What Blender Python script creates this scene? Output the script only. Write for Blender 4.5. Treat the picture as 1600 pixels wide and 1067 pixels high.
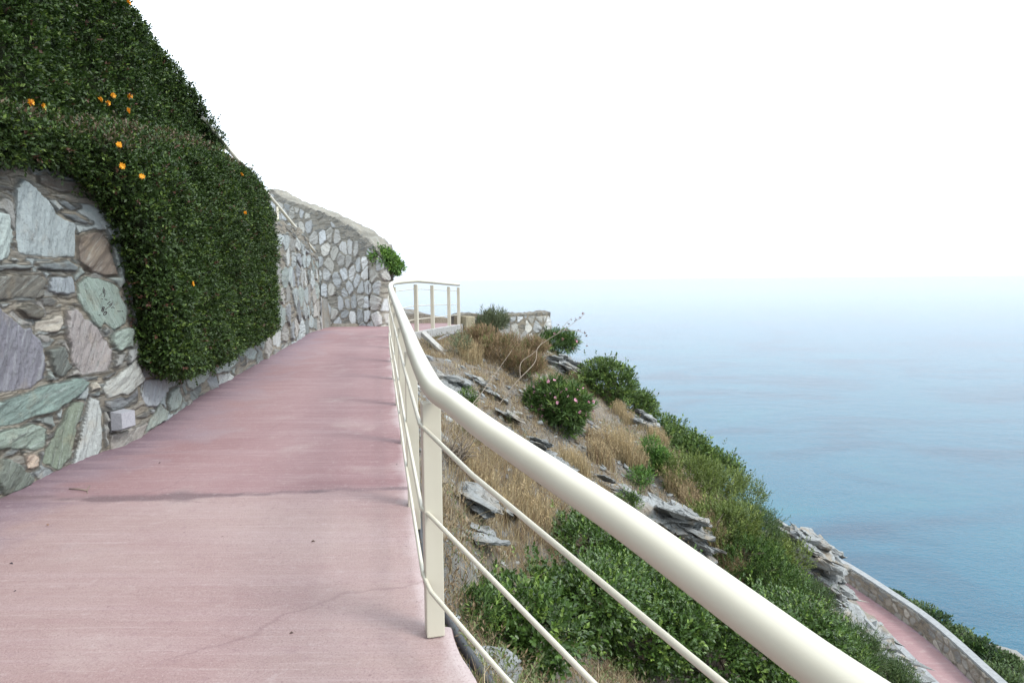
import bpy, bmesh, math, random
import numpy as np
from mathutils import Vector, Matrix

for o in list(bpy.data.objects): bpy.data.objects.remove(o, do_unlink=True)
SC = bpy.context.scene
COL = SC.collection

# ------------------------------------------------------------------ camera
FPX = 1067.0                       # focal length in photo pixels (1600 wide)
PITCH = math.radians(5.22); ROLL = math.radians(0.5)
cam = bpy.data.cameras.new("camera"); camo = bpy.data.objects.new("camera", cam); COL.objects.link(camo)
cam.sensor_width = 36.0; cam.lens = 36.0 * FPX / 1600.0
cam.clip_start = 0.05; cam.clip_end = 60000
Fv = Vector((0, math.cos(PITCH), -math.sin(PITCH)))
R0 = Vector((1, 0, 0)); U0 = R0.cross(Fv)
Rv = R0 * math.cos(ROLL) - U0 * math.sin(ROLL)
Uv = Rv.cross(Fv)
camo.matrix_world = Matrix(((Rv.x, Uv.x, -Fv.x, 0), (Rv.y, Uv.y, -Fv.y, 0), (Rv.z, Uv.z, -Fv.z, 0), (0, 0, 0, 1)))
SC.camera = camo

# ------------------------------------------------------------------ light
SUN_EL = math.radians(48); SUN_AZ = math.radians(118)     # azimuth clockwise from +Y
w = bpy.data.worlds.new("World"); SC.world = w; w.use_nodes = True
nt = w.node_tree; nt.nodes.clear()
out = nt.nodes.new('ShaderNodeOutputWorld'); bg = nt.nodes.new('ShaderNodeBackground')
sky = nt.nodes.new('ShaderNodeTexSky'); sky.sky_type = 'NISHITA'; sky.sun_disc = False
sky.sun_elevation = SUN_EL; sky.sun_rotation = SUN_AZ; sky.dust_density = 4.0; sky.air_density = 1.0
mixs = nt.nodes.new('ShaderNodeMix'); mixs.data_type = 'RGBA'; mixs.blend_type = 'MIX'
mixs.inputs['Factor'].default_value = 0.93                 # a closed, bright white overcast over the clear sky
mixs.inputs['B'].default_value = (9.4, 10.1, 10.9, 1)
nt.links.new(sky.outputs[0], mixs.inputs['A']); nt.links.new(mixs.outputs['Result'], bg.inputs[0])
bg.inputs[1].default_value = 0.10
# overcast luminance: brighter towards the zenith than at the horizon
tc = nt.nodes.new('ShaderNodeTexCoord'); sep = nt.nodes.new('ShaderNodeSeparateXYZ'); nt.links.new(tc.outputs['Generated'], sep.inputs[0])
mr = nt.nodes.new('ShaderNodeMapRange'); mr.interpolation_type = 'SMOOTHSTEP'; mr.inputs['From Min'].default_value = 0.0; mr.inputs['From Max'].default_value = 0.30
nt.links.new(sep.outputs['Z'], mr.inputs['Value'])
ov = nt.nodes.new('ShaderNodeMix'); ov.data_type = 'RGBA'; ov.inputs['A'].default_value = (5.5, 6.1, 6.9, 1); ov.inputs['B'].default_value = (10.4, 11.6, 12.7, 1)
nt.links.new(mr.outputs[0], ov.inputs['Factor']); nt.links.new(ov.outputs['Result'], mixs.inputs['B'])
nt.links.new(bg.outputs[0], out.inputs[0])
sun = bpy.data.lights.new("sun", 'SUN'); sun.energy = 1.4; sun.angle = math.radians(18); sun.color = (1, .97, .92)
suno = bpy.data.objects.new("sun", sun); COL.objects.link(suno)
sd = Vector((math.sin(SUN_AZ) * math.cos(SUN_EL), math.cos(SUN_AZ) * math.cos(SUN_EL), math.sin(SUN_EL)))
suno.rotation_euler = sd.to_track_quat('Z', 'Y').to_euler(); suno.location = (5, -5, 20)
SC.view_settings.view_transform = 'Standard'; SC.view_settings.look = 'None'
SC.view_settings.exposure = 1.08; SC.view_settings.gamma = 1
SC.cycles.use_denoising = True
SC.cycles.max_bounces = 6; SC.cycles.transparent_max_bounces = 8

# ------------------------------------------------------------------ maths helpers
def ray(px, py):
    d = Rv * ((px - 800) / FPX) + Uv * ((533.5 - py) / FPX) + Fv
    return d / d.y                      # scaled so that y advances 1
def at(px, py, Y):
    return ray(px, py) * Y
def smooth(a, b, x):
    t = np.clip((x - a) / (b - a), 0, 1); return t * t * (3 - 2 * t)
def _hash(ix, iy, iz, seed):
    h = (ix * 374761393 + iy * 668265263 + iz * 2147483647 + seed * 974711) & 0xffffffff
    h = ((h ^ (h >> 13)) * 1274126177) & 0xffffffff
    h = ((h ^ (h >> 16)) * 2246822519) & 0xffffffff
    return ((h ^ (h >> 15)) & 0xffffff) / float(0xffffff)
def noise(x, y, z=0.0, seed=0):
    x = np.asarray(x, float); y = np.asarray(y, float); z = np.asarray(z, float) + 0 * x
    x, y, z = np.broadcast_arrays(x, y, z)
    fx, fy, fz = np.floor(x), np.floor(y), np.floor(z)
    ix, iy, iz = fx.astype(np.int64), fy.astype(np.int64), fz.astype(np.int64)
    u, v, w_ = x - fx, y - fy, z - fz
    u = u * u * (3 - 2 * u); v = v * v * (3 - 2 * v); w_ = w_ * w_ * (3 - 2 * w_)
    def H(a, b, c): return _hash(ix + a, iy + b, iz + c, seed)
    c0 = (H(0,0,0)*(1-u)+H(1,0,0)*u)*(1-v) + (H(0,1,0)*(1-u)+H(1,1,0)*u)*v
    c1 = (H(0,0,1)*(1-u)+H(1,0,1)*u)*(1-v) + (H(0,1,1)*(1-u)+H(1,1,1)*u)*v
    return (c0 * (1 - w_) + c1 * w_) * 2 - 1
def fbm(x, y, z=0.0, seed=0, octv=4, gain=.5):
    s = 0; a = 1; f = 1; n = 0
    for k in range(octv):
        s = s + a * noise(np.asarray(x) * f, np.asarray(y) * f, np.asarray(z) * f, seed + 17 * k); n += a; a *= gain; f *= 2.03
    return s / n
def lin(c):   # sRGB 0-255 -> linear
    c = np.asarray(c, float) / 255.0
    return np.where(c <= .04045, c / 12.92, ((c + .055) / 1.055) ** 2.4)

# ------------------------------------------------------------------ object helpers
def tag(o, label=None, cat=None, group=None, kind=None):
    if label: o['label'] = label
    if cat: o['category'] = cat
    if group: o['group'] = group
    if kind: o['kind'] = kind
    return o
def empty(name, loc=(0, 0, 0), rz=0):
    o = bpy.data.objects.new(name, None); COL.objects.link(o); o.location = loc; o.rotation_euler = (0, 0, rz)
    o.empty_display_size = .1
    return o
def mesh(name, V, Q=None, T=None, mat=None, parent=None, col=None, smooth_=False, attrs=None, faces=None):
    """V (n,3); Q (m,4) quads; T (k,3) tris. With a parent the world-space verts are made local."""
    me = bpy.data.meshes.new(name)
    V = np.asarray(V, np.float32).reshape(-1, 3).copy()
    if parent is not None and tuple(parent.location) != (0, 0, 0):
        V -= np.array(parent.location, np.float32)
    if faces is not None:
        me.from_pydata(V.tolist(), [], faces)
    else:
        Q = np.zeros((0, 4), np.int32) if Q is None else np.asarray(Q, np.int32).reshape(-1, 4)
        T = np.zeros((0, 3), np.int32) if T is None else np.asarray(T, np.int32).reshape(-1, 3)
        me.vertices.add(len(V)); me.vertices.foreach_set('co', V.ravel())
        nl = Q.size + T.size
        me.loops.add(nl); me.polygons.add(len(Q) + len(T))
        me.loops.foreach_set('vertex_index', np.concatenate([Q.ravel(), T.ravel()]).astype(np.int32))
        st = np.concatenate([np.arange(len(Q)) * 4, Q.size + np.arange(len(T)) * 3]).astype(np.int32)
        me.polygons.foreach_set('loop_start', st)
        me.update(calc_edges=True); me.validate()
    if col is not None:
        c = np.asarray(col, np.float32)
        if c.shape[-1] == 3: c = np.concatenate([c, np.ones(c.shape[:-1] + (1,), np.float32)], -1)
        a = me.color_attributes.new('Col', 'FLOAT_COLOR', 'POINT'); a.data.foreach_set('color', c.ravel())
    for k, v in (attrs or {}).items():
        v = np.asarray(v, np.float32)
        if v.ndim == 2:
            a = me.attributes.new(k, 'FLOAT_VECTOR', 'POINT'); a.data.foreach_set('vector', v.ravel())
        else:
            a = me.attributes.new(k, 'FLOAT', 'POINT'); a.data.foreach_set('value', v)
    if smooth_: me.polygons.foreach_set('use_smooth', np.ones(len(me.polygons), bool))
    if mat: me.materials.append(mat)
    o = bpy.data.objects.new(name, me); COL.objects.link(o)
    if parent is not None: o.parent = parent
    return o
class MB:
    def __init__(s): s.v = []; s.f = []; s.n = 0
    def add(s, V, F):
        s.v.extend([tuple(v) for v in V]); s.f.extend([tuple(i + s.n for i in f) for f in F]); s.n += len(V)
    def box(s, M, sx, sy, sz, bev=0.0):
        bm = bmesh.new(); bmesh.ops.create_cube(bm, size=1)
        bmesh.ops.scale(bm, vec=(sx, sy, sz), verts=bm.verts)
        if bev: bmesh.ops.bevel(bm, geom=bm.edges[:], offset=bev, segments=2, affect='EDGES', profile=.6)
        bm.verts.ensure_lookup_table()
        s.add([M @ v.co for v in bm.verts], [[v.index for v in f.verts] for f in bm.faces]); bm.free()
    def tube(s, pts, r, n=12, caps=True):
        P = [Vector(p) for p in pts]; R = r if hasattr(r, '__len__') else [r] * len(P)
        V = []; up = Vector((0, 0, 1)); prev = None
        for i, p in enumerate(P):
            t = (P[min(i + 1, len(P) - 1)] - P[max(i - 1, 0)]).normalized()
            if prev is None:
                a = t.cross(up)
                if a.length < .05: a = t.cross(Vector((1, 0, 0)))
                a.normalize()
            else:
                a = (prev - t * prev.dot(t)).normalized()
            prev = a; b = t.cross(a)
            for k in range(n):
                th = 2 * math.pi * k / n
                V.append(p + (a * math.cos(th) + b * math.sin(th)) * R[i])
        F = []
        for i in range(len(P) - 1):
            for k in range(n):
                F.append((i * n + k, i * n + (k + 1) % n, (i + 1) * n + (k + 1) % n, (i + 1) * n + k))
        if caps: F.append(tuple(reversed(range(n)))); F.append(tuple((len(P) - 1) * n + k for k in range(n)))
        s.add(V, F)
    def build(s, name, mat, parent=None, smooth_=True, col=None):
        return mesh(name, np.array(s.v), faces=s.f, mat=mat, parent=parent, smooth_=smooth_, col=col)
def catmull(P, n):
    P = [Vector(p) for p in P]; out = []
    for i in range(len(P) - 1):
        p0 = P[max(i - 1, 0)]; p1 = P[i]; p2 = P[i + 1]; p3 = P[min(i + 2, len(P) - 1)]
        for k in range(n):
            t = k / n
            out.append(.5 * ((2 * p1) + (p2 - p0) * t + (2 * p0 - 5 * p1 + 4 * p2 - p3) * t * t + (3 * p1 - p0 - 3 * p2 + p3) * t ** 3))
    out.append(P[-1]); return out

# ------------------------------------------------------------------ materials
def nodes(name):
    m = bpy.data.materials.new(name); m.use_nodes = True
    t = m.node_tree; t.nodes.clear()
    o = t.nodes.new('ShaderNodeOutputMaterial'); p = t.nodes.new('ShaderNodeBsdfPrincipled')
    t.links.new(p.outputs[0], o.inputs[0])
    return m, t, p, o
def N(t, kind, **kw):
    n = t.nodes.new(kind)
    for k, v in kw.items():
        if k.startswith('_'): n.inputs[k[1:]].default_value = v
        else: setattr(n, k, v)
    return n
def L(t, a, b): t.links.new(a, b)
def mix(t, a, b, f, mode='MIX'):
    m = t.nodes.new('ShaderNodeMix'); m.data_type = 'RGBA'; m.blend_type = mode; m.clamp_factor = True
    for key, val in (('A', a), ('B', b), ('Factor', f)):
        if hasattr(val, 'is_linked'): t.links.new(val, m.inputs[key])
        else: m.inputs[key].default_value = tuple(val) + (1,) if (key != 'Factor' and len(val) == 3) else val
    return m.outputs['Result']
def ramp(t, fac, stops):
    r = t.nodes.new('ShaderNodeValToRGB'); t.links.new(fac, r.inputs[0])
    el = r.color_ramp.elements
    while len(el) < len(stops): el.new(.5)
    for e, (p, c) in zip(el, stops):
        e.position = p; e.color = (c, c, c, 1) if not hasattr(c, '__len__') else tuple(c) + (1,)
    return r.outputs[0]
def nz(t, vec, scale, detail=4, rough=.55, dist=0.0):
    n = N(t, 'ShaderNodeTexNoise', _Scale=scale, _Detail=detail, _Roughness=rough, _Distortion=dist)
    if vec is not None: t.links.new(vec, n.inputs['Vector'])
    return n.outputs['Fac']
def mapping(t, vec, scale=(1, 1, 1), rot=(0, 0, 0)):
    m = N(t, 'ShaderNodeMapping'); m.inputs['Scale'].default_value = scale; m.inputs['Rotation'].default_value = rot
    t.links.new(vec, m.inputs[0]); return m.outputs[0]
def math_(t, op, a, b=None):
    m = N(t, 'ShaderNodeMath', operation=op)
    for i, v in enumerate((a, b)):
        if v is None: continue
        if hasattr(v, 'is_linked'): t.links.new(v, m.inputs[i])
        else: m.inputs[i].default_value = v
    return m.outputs[0]
def bump(t, p, h, strength, dist=.02):
    b = N(t, 'ShaderNodeBump', _Strength=strength, _Distance=dist); t.links.new(h, b.inputs['Height']); t.links.new(b.outputs[0], p.inputs['Normal'])
def geo(t): return N(t, 'ShaderNodeNewGeometry').outputs['Position']

M = {}
def simple(name, c, rough=.6, spec=.5, bumps=None):
    m, t, p, o = nodes(name)
    p.inputs['Roughness'].default_value = rough; p.inputs['Specular IOR Level'].default_value = spec
    n1 = nz(t, geo(t), 9 if not bumps else bumps[0], 5)
    c = np.array(c)
    col = mix(t, tuple(c * .82), tuple(np.minimum(c * 1.15, .95)), ramp(t, n1, [(.3, 0), (.7, 1)])); L(t, col, p.inputs['Base Color'])
    if bumps: bump(t, p, nz(t, geo(t), bumps[0] * 4, 6), bumps[1], bumps[2])
    M[name] = m; return m
# cream powder-coated steel
m, t, p, o = nodes('cream_paint'); M['cream'] = m
g_ = geo(t); n1 = nz(t, g_, 3.2, 5); n2 = nz(t, g_, 160, 2)
c = mix(t, (.50, .465, .375), (.46, .425, .34), ramp(t, n1, [(.35, 0), (.7, 1)]))
c = mix(t, c, (.42, .36, .25), ramp(t, nz(t, g_, 38, 6, .7), [(.70, 0), (.80, .35)]))
L(t, c, p.inputs['Base Color']); p.inputs['Roughness'].default_value = .36; p.inputs['Specular IOR Level'].default_value = .5
bump(t, p, n2, .05, .001)
# leaves
def leaf_mat(name, rough=.42, trans=.22):
    m, t, p, o = nodes(name); a = N(t, 'ShaderNodeAttribute', attribute_name='Col')
    L(t, a.outputs['Color'], p.inputs['Base Color']); p.inputs['Roughness'].default_value = rough
    p.inputs['Specular IOR Level'].default_value = .4
    tr = N(t, 'ShaderNodeBsdfTranslucent'); mm = N(t, 'ShaderNodeMixShader'); mm.inputs[0].default_value = trans
    L(t, a.outputs['Color'], tr.inputs[0]); L(t, p.outputs[0], mm.inputs[1]); L(t, tr.outputs[0], mm.inputs[2]); L(t, mm.outputs[0], o.inputs[0])
    return m
M['leaf'] = leaf_mat('leaf', .55); M['glossy_leaf'] = leaf_mat('glossy_leaf', .38, .2); M['straw'] = leaf_mat('straw', .7, .3)
M['petal'] = leaf_mat('petal', .6, .3)
simple('bark', (.20, .16, .12), .85, .3, (30, .4, .01))
simple('pale_bark', (.23, .19, .15), .85, .3, (30, .4, .01))
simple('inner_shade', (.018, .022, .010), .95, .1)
# masonry: per-vertex stone colour, streaks run along each stone's own grain (attribute 'grain')
m, t, p, o = nodes('masonry'); M['masonry'] = m
a = N(t, 'ShaderNodeAttribute', attribute_name='Col'); gr = N(t, 'ShaderNodeAttribute', attribute_name='grain'); st = N(t, 'ShaderNodeAttribute', attribute_name='stone')
g_ = geo(t)
sv = mapping(t, gr.outputs['Vector'], (3.2, 34, 1)); s1 = nz(t, sv, 1.0, 7, .68, .8)
sv2 = mapping(t, gr.outputs['Vector'], (12, 24, 1)); s2 = nz(t, sv2, 1.0, 8, .72, 1.2)
s3 = nz(t, g_, 95, 5, .7); s4 = nz(t, g_, 5.5, 6, .62)
c = mix(t, a.outputs['Color'], (.44, .48, .46), math_(t, 'MULTIPLY', ramp(t, s1, [(.52, 0), (.78, .60)]), st.outputs['Fac']))
c = mix(t, c, (.075, .085, .08), math_(t, 'MULTIPLY', ramp(t, s2, [(.28, .75), (.47, 0)]), st.outputs['Fac']))
c = mix(t, c, (.30, .235, .15), ramp(t, s4, [(.55, 0), (.74, .35)]))
c = mix(t, c, (.06, .055, .045), ramp(t, s3, [(.30, .45), (.45, 0)]))
L(t, c, p.inputs['Base Color']); p.inputs['Roughness'].default_value = .8; p.inputs['Specular IOR Level'].default_value = .3
hh = math_(t, 'ADD', math_(t, 'MULTIPLY', s1, .8), math_(t, 'ADD', math_(t, 'MULTIPLY', s2, .8), math_(t, 'MULTIPLY', s3, .5)))
bump(t, p, hh, 1.0, .02)
# slate rock
m, t, p, o = nodes('slate'); M['slate'] = m
oi = N(t, 'ShaderNodeTexCoord').outputs['Object']; g_ = geo(t)
s1 = nz(t, mapping(t, g_, (3, 3, 22), (.5, .35, 0)), 1.0, 8, .68, .6); s2 = nz(t, g_, 26, 8, .7); s3 = nz(t, g_, 2.3, 5)
c = mix(t, (.16, .163, .158), (.26, .27, .265), ramp(t, s1, [(.36, 0), (.62, 1)]))
c = mix(t, c, (.22, .165, .10), ramp(t, s3, [(.50, 0), (.66, .6)]))
c = mix(t, c, (.03, .03, .03), ramp(t, s2, [(.30, .6), (.46, 0)]))
L(t, c, p.inputs['Base Color']); p.inputs['Roughness'].default_value = .82
bump(t, p, math_(t, 'ADD', s1, math_(t, 'MULTIPLY', s2, .6)), 1.0, .03)
# scree stones with vertex colour
m, t, p, o = nodes('scree'); M['scree'] = m
a = N(t, 'ShaderNodeAttribute', attribute_name='Col'); s2 = nz(t, geo(t), 60, 4, .7)
L(t, mix(t, a.outputs['Color'], (.06, .06, .06), ramp(t, s2, [(.3, .5), (.5, 0)])), p.inputs['Base Color']); p.inputs['Roughness'].default_value = .85
# hillside soil
m, t, p, o = nodes('soil'); M['soil'] = m
g_ = geo(t); s1 = nz(t, g_, .55, 6); s2 = nz(t, g_, 7, 9, .7); s3 = nz(t, g_, 38, 8, .75); s4 = nz(t, g_, 1.7, 6, .6)
c = mix(t, (.13, .115, .095), (.235, .21, .18), ramp(t, s2, [(.35, 0), (.66, 1)]))
c = mix(t, c, (.22, .175, .12), ramp(t, s4, [(.46, 0), (.62, .6)]))
c = mix(t, c, (.24, .25, .245), ramp(t, s1, [(.50, 0), (.60, .6)]))
c = mix(t, c, (.05, .045, .035), ramp(t, s3, [(.32, .6), (.48, 0)]))
L(t, c, p.inputs['Base Color']); p.inputs['Roughness'].default_value = .92
bump(t, p, math_(t, 'ADD', s2, math_(t, 'MULTIPLY', s3, .5)), 1.0, .07)
# pink brushed concrete
def pink(name, weath=1.0):
    m, t, p, o = nodes(name); g_ = geo(t)
    wall = N(t, 'ShaderNodeAttribute', attribute_name='wall').outputs['Fac']; edge = N(t, 'ShaderNodeAttribute', attribute_name='edge').outputs['Fac']
    joint = N(t, 'ShaderNodeAttribute', attribute_name='joint').outputs['Fac']
    br = nz(t, mapping(t, g_, (2.4, 70, 1), (0, 0, .06)), 1.0, 6, .66, .3)
    br2 = nz(t, mapping(t, g_, (.6, 9, 1), (0, 0, .03)), 1.0, 6, .6, .5)
    big = nz(t, g_, .42, 6, .6, .4); mid = nz(t, g_, 2.1, 7, .6, .3); fine = nz(t, g_, 130, 4, .7)
    pour = N(t, 'ShaderNodeAttribute', attribute_name='pour').outputs['Fac']
    c = mix(t, mix(t, (.245, .148, .147), (.285, .203, .188), pour), mix(t, (.200, .108, .110), (.240, .152, .145), pour), ramp(t, big, [(.38, 0), (.62, 1)]))
    c = mix(t, c, (.36, .275, .275), ramp(t, br2, [(.46, 0), (.72, .26 * weath)]))
    c = mix(t, c, (.23, .120, .132), ramp(t, br, [(.52, 0), (.74, .26)]))
    c = mix(t, c, (.42, .33, .32), ramp(t, br, [(.28, .34), (.46, 0)]))
    c = mix(t, c, (.38, .315, .285), ramp(t, mid, [(.55, 0), (.74, .34 * weath)]))
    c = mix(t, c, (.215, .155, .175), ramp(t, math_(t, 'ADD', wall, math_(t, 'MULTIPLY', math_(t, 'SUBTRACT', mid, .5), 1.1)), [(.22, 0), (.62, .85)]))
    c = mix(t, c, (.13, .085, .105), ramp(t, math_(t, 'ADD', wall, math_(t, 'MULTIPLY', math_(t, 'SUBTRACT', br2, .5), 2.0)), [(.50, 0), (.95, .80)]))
    c = mix(t, c, (.43, .37, .36), ramp(t, math_(t, 'ADD', edge, math_(t, 'MULTIPLY', math_(t, 'SUBTRACT', mid, .5), 1.6)), [(.55, 0), (1.0, .6)]))
    c = mix(t, c, (.115, .075, .08), ramp(t, math_(t, 'ADD', joint, math_(t, 'MULTIPLY', math_(t, 'SUBTRACT', mid, .5), 1.0)), [(.30, 0), (.80, .85)]))
    sp = N(t, 'ShaderNodeTexVoronoi', feature='F1', _Scale=7.0); L(t, g_, sp.inputs['Vector'])
    c = mix(t, c, (.10, .05, .05), ramp(t, sp.outputs['Distance'], [(.02, .6), (.05, 0)]))
    c = mix(t, c, (.13, .07, .075), ramp(t, fine, [(.30, .5), (.47, 0)]))
    c = mix(t, c, (.42, .34, .33), ramp(t, fine, [(.56, 0), (.72, .45)]))
    gr2 = nz(t, g_, 19, 6, .7); c = mix(t, c, (.19, .115, .125), ramp(t, gr2, [(.56, 0), (.72, .40)])); c = mix(t, c, (.38, .31, .30), ramp(t, gr2, [(.28, .35), (.43, 0)]))
    cr = N(t, 'ShaderNodeTexVoronoi', feature='DISTANCE_TO_EDGE', _Scale=.30)
    wv = N(t, 'ShaderNodeVectorMath', operation='ADD'); nn = N(t, 'ShaderNodeTexNoise', _Scale=3.0, _Detail=7.0)
    L(t, g_, nn.inputs['Vector']); ws = N(t, 'ShaderNodeVectorMath', operation='SCALE'); ws.inputs['Scale'].default_value = .35
    L(t, nn.outputs['Color'], ws.inputs[0]); L(t, g_, wv.inputs[0]); L(t, ws.outputs[0], wv.inputs[1]); L(t, wv.outputs[0], cr.inputs['Vector'])
    c = mix(t, c, (.13, .07, .075), math_(t, 'MULTIPLY', ramp(t, cr.outputs['Distance'], [(.0, .32), (.0022, 0)]), ramp(t, nz(t, g_, 1.3, 3), [(.5, 0), (.62, 1)])))
    L(t, c, p.inputs['Base Color']); p.inputs['Roughness'].default_value = .72; p.inputs['Specular IOR Level'].default_value = .35
    bump(t, p, math_(t, 'ADD', math_(t, 'MULTIPLY', br, .9), math_(t, 'MULTIPLY', fine, .8)), .7, .006)
    M[name] = m
pink('pink_concrete')
simple('grey_concrete', (.30, .295, .285), .85, .3, (14, .5, .01))
simple('pale_concrete', (.34, .33, .31), .85, .3, (10, .5, .01))
simple('coping', (.235, .24, .24), .9, .3, (6, .6, .03))
simple('black_rubber', (.035, .037, .04), .5, .4)
simple('dusty_pipe', (.16, .16, .165), .6, .4, (20, .2, .003))
simple('lamp_metal', (.30, .30, .32), .42, .5, (60, .08, .001))
simple('dark_metal', (.05, .05, .05), .5, .5)
simple('tan_stone', (.26, .23, .16), .9, .2, (8, .7, .03))
simple('marker', (.06, .045, .05), .9, .1)
simple('mortar', (.36, .29, .20), .9, .2, (30, .6, .01))
# sea
m, t, p, o = nodes('sea_water'); M['sea'] = m
g_ = geo(t)
b1 = nz(t, mapping(t, g_, (.10, .16, 1), (0, 0, .45)), 1.0, 3, .5, .4)
b2 = nz(t, mapping(t, g_, (.8, 1.3, 1), (0, 0, .38)), 1.0, 4, .6, .6)
b3 = nz(t, mapping(t, g_, (2.6, 4.2, 1), (0, 0, .3)), 1.0, 3, .6, .3)
pt = nz(t, mapping(t, g_, (.018, .03, 1), (0, 0, .2)), 1.0, 5, .55, .6)
c = mix(t, (.0, .066, .108), (.0, .034, .068), ramp(t, pt, [(.48, 0), (.66, 1)]))
c = mix(t, c, (.0, .100, .125), ramp(t, pt, [(.26, .6), (.45, 0)]))
L(t, c, p.inputs['Base Color']); p.inputs['Roughness'].default_value = .10; p.inputs['IOR'].default_value = 1.333; p.inputs['Specular IOR Level'].default_value = .62
h = math_(t, 'ADD', math_(t, 'MULTIPLY', b1, 1.7), math_(t, 'ADD', math_(t, 'MULTIPLY', b2, 1.15), math_(t, 'MULTIPLY', b3, .62)))
bump(t, p, h, .26, 1.0); p.inputs['Specular Tint'].default_value = (.80, .93, 1.0, 1)

# ------------------------------------------------------------------ path geometry
def zpath0(y): return np.interp(y, [-6, 1.05, 1.3, 1.9,  2.5, 2.56, 4.1, 8, 13.3, 17, 25], [-2.5, -1.60, -1.545, -1.455, -1.373, -1.37, -1.325, -1.185, -1.0, -1.115, -1.3])
_zy = np.arange(-7, 27, .02); _g = np.exp(-(np.arange(-40, 41) * .02 / .28) ** 2); _g /= _g.sum()
_zz = np.convolve(np.pad(zpath0(_zy), 40, mode='edge'), _g, mode='valid')
def zpath(y): return np.interp(y, _zy, _zz)
def hit(px, py, fz):
    d = ray(px, py); lo, hi = .3, 60.0
    Ys = np.linspace(lo, hi, 3000); g = d.z * Ys - fz(Ys)
    i = np.where(g < 0)[0]
    Y = Ys[i[0]] if len(i) else hi
    return d * float(Y)
RH = .985
RAIL_PX = [(1290, 1057), (1200, 990), (1070, 893), (960, 812), (870, 750), (760, 672), (707, 630), (673, 604), (650.6, 556), (639, 525), (623, 484)]
def rail_pt(px, py): 
    q = hit(px, py, lambda Y: zpath(Y) + RH); return (q.x, q.y)
rail_xy = [(.85, -2.5), (.86, -1.0), (.82, 0.0), (.73, .5), (.61, .80)] + [rail_pt(*q) for q in RAIL_PX] + \
          [(-1.38, 8.0), (-1.80, 10.2), (-2.09, 12.0), (-2.02, 12.75), (-1.83, 13.4), (-1.67, 14.4), (-1.49, 15.7), (-1.30, 16.9)]
RC = catmull([(x, y, 0) for x, y in rail_xy], 16)
RC = np.array([(p.x, p.y) for p in RC])
for _ in range(12): RC[1:-1] = RC[1:-1] * .5 + (RC[:-2] + RC[2:]) * .25
def edge_x(y): return np.interp(y, RC[:, 1], RC[:, 0])
def rail_tan(y):
    a = np.array([edge_x(y - .08), y - .08]); b = np.array([edge_x(y + .08), y + .08]); d = b - a; return d / np.linalg.norm(d)

# near wall (section one) plan, from its foot
WB_PX = [(0, 778), (60, 748), (130, 715), (215, 683), (300, 625), (350, 597), (400, 568), (450, 540), (500, 515)]
wb = [hit(a, b, zpath) for a, b in WB_PX]
wall1 = [(-3.15, -4.0), (-3.2, 0.0), (wb[0].x + .02, 2.6)] + [(q.x, q.y) for q in wb]
print('wall foot', [(round(a, 2), round(b, 2)) for a, b in wall1])
print('rail', [(round(a, 2), round(b, 2)) for a, b in rail_xy])
def dense(P, step):
    C = catmull([(x, y, 0) for x, y in P], 24); C = np.array([(p.x, p.y) for p in C])
    s = np.concatenate([[0], np.cumsum(np.linalg.norm(np.diff(C, axis=0), axis=1))])
    n = int(s[-1] / step) + 1; S = np.linspace(0, s[-1], n)
    return S, np.stack([np.interp(S, s, C[:, 0]), np.interp(S, s, C[:, 1])], 1)
W1S, W1P = dense(wall1, .05)
W2 = [(-7.2, 20.4), (-5.7, 18.9), (-4.7, 17.9), (-4.1, 17.3), (-3.55, 16.6), (-3.15, 16.1), (-2.98, 16.15), (-2.93, 16.5), (-3.15, 17.6), (-3.9, 19.4), (-5.2, 21.5)]
W2S, W2P = dense(W2, .05)
def wall_x(y): return np.interp(y, W1P[:, 1], W1P[:, 0])

# ------------------------------------------------------------------ terrain
TP = [(700,600,9),(700,650,7.5),(720,700,6.5),(700,780,5),(720,860,4.3),(700,950,3.5),(740,1040,2.9),(760,560,13),(800,640,10.5),
 (850,700,10),(900,740,9.5),(800,780,7),(900,800,7.5),(1000,800,9),(880,690,11),(780,525,16),(855,545,17),(950,660,13),(1000,690,12.5),
 (1080,820,9.8),(1130,870,9.6),(900,980,5.5),(1000,1060,5.2),(800,970,4.5),(1150,1020,6.5),(1260,1060,7),(800,1066,3.7),(1150,930,9),(1200,980,8.5),
 (905,600,17),(1000,655,15),(1090,745,13.5),(1200,860,12),(1270,925,11.5),(1370,1060,9),(660,535,12.6),(690,555,11)]
tp = [tuple(at(a, b, d)) for a, b, d in TP]
for y in (-4, -1, 1, 2.5, 4, 6, 8, 10, 12): tp.append((float(edge_x(y)) + .25, y, float(zpath(y)) - .22))
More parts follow.
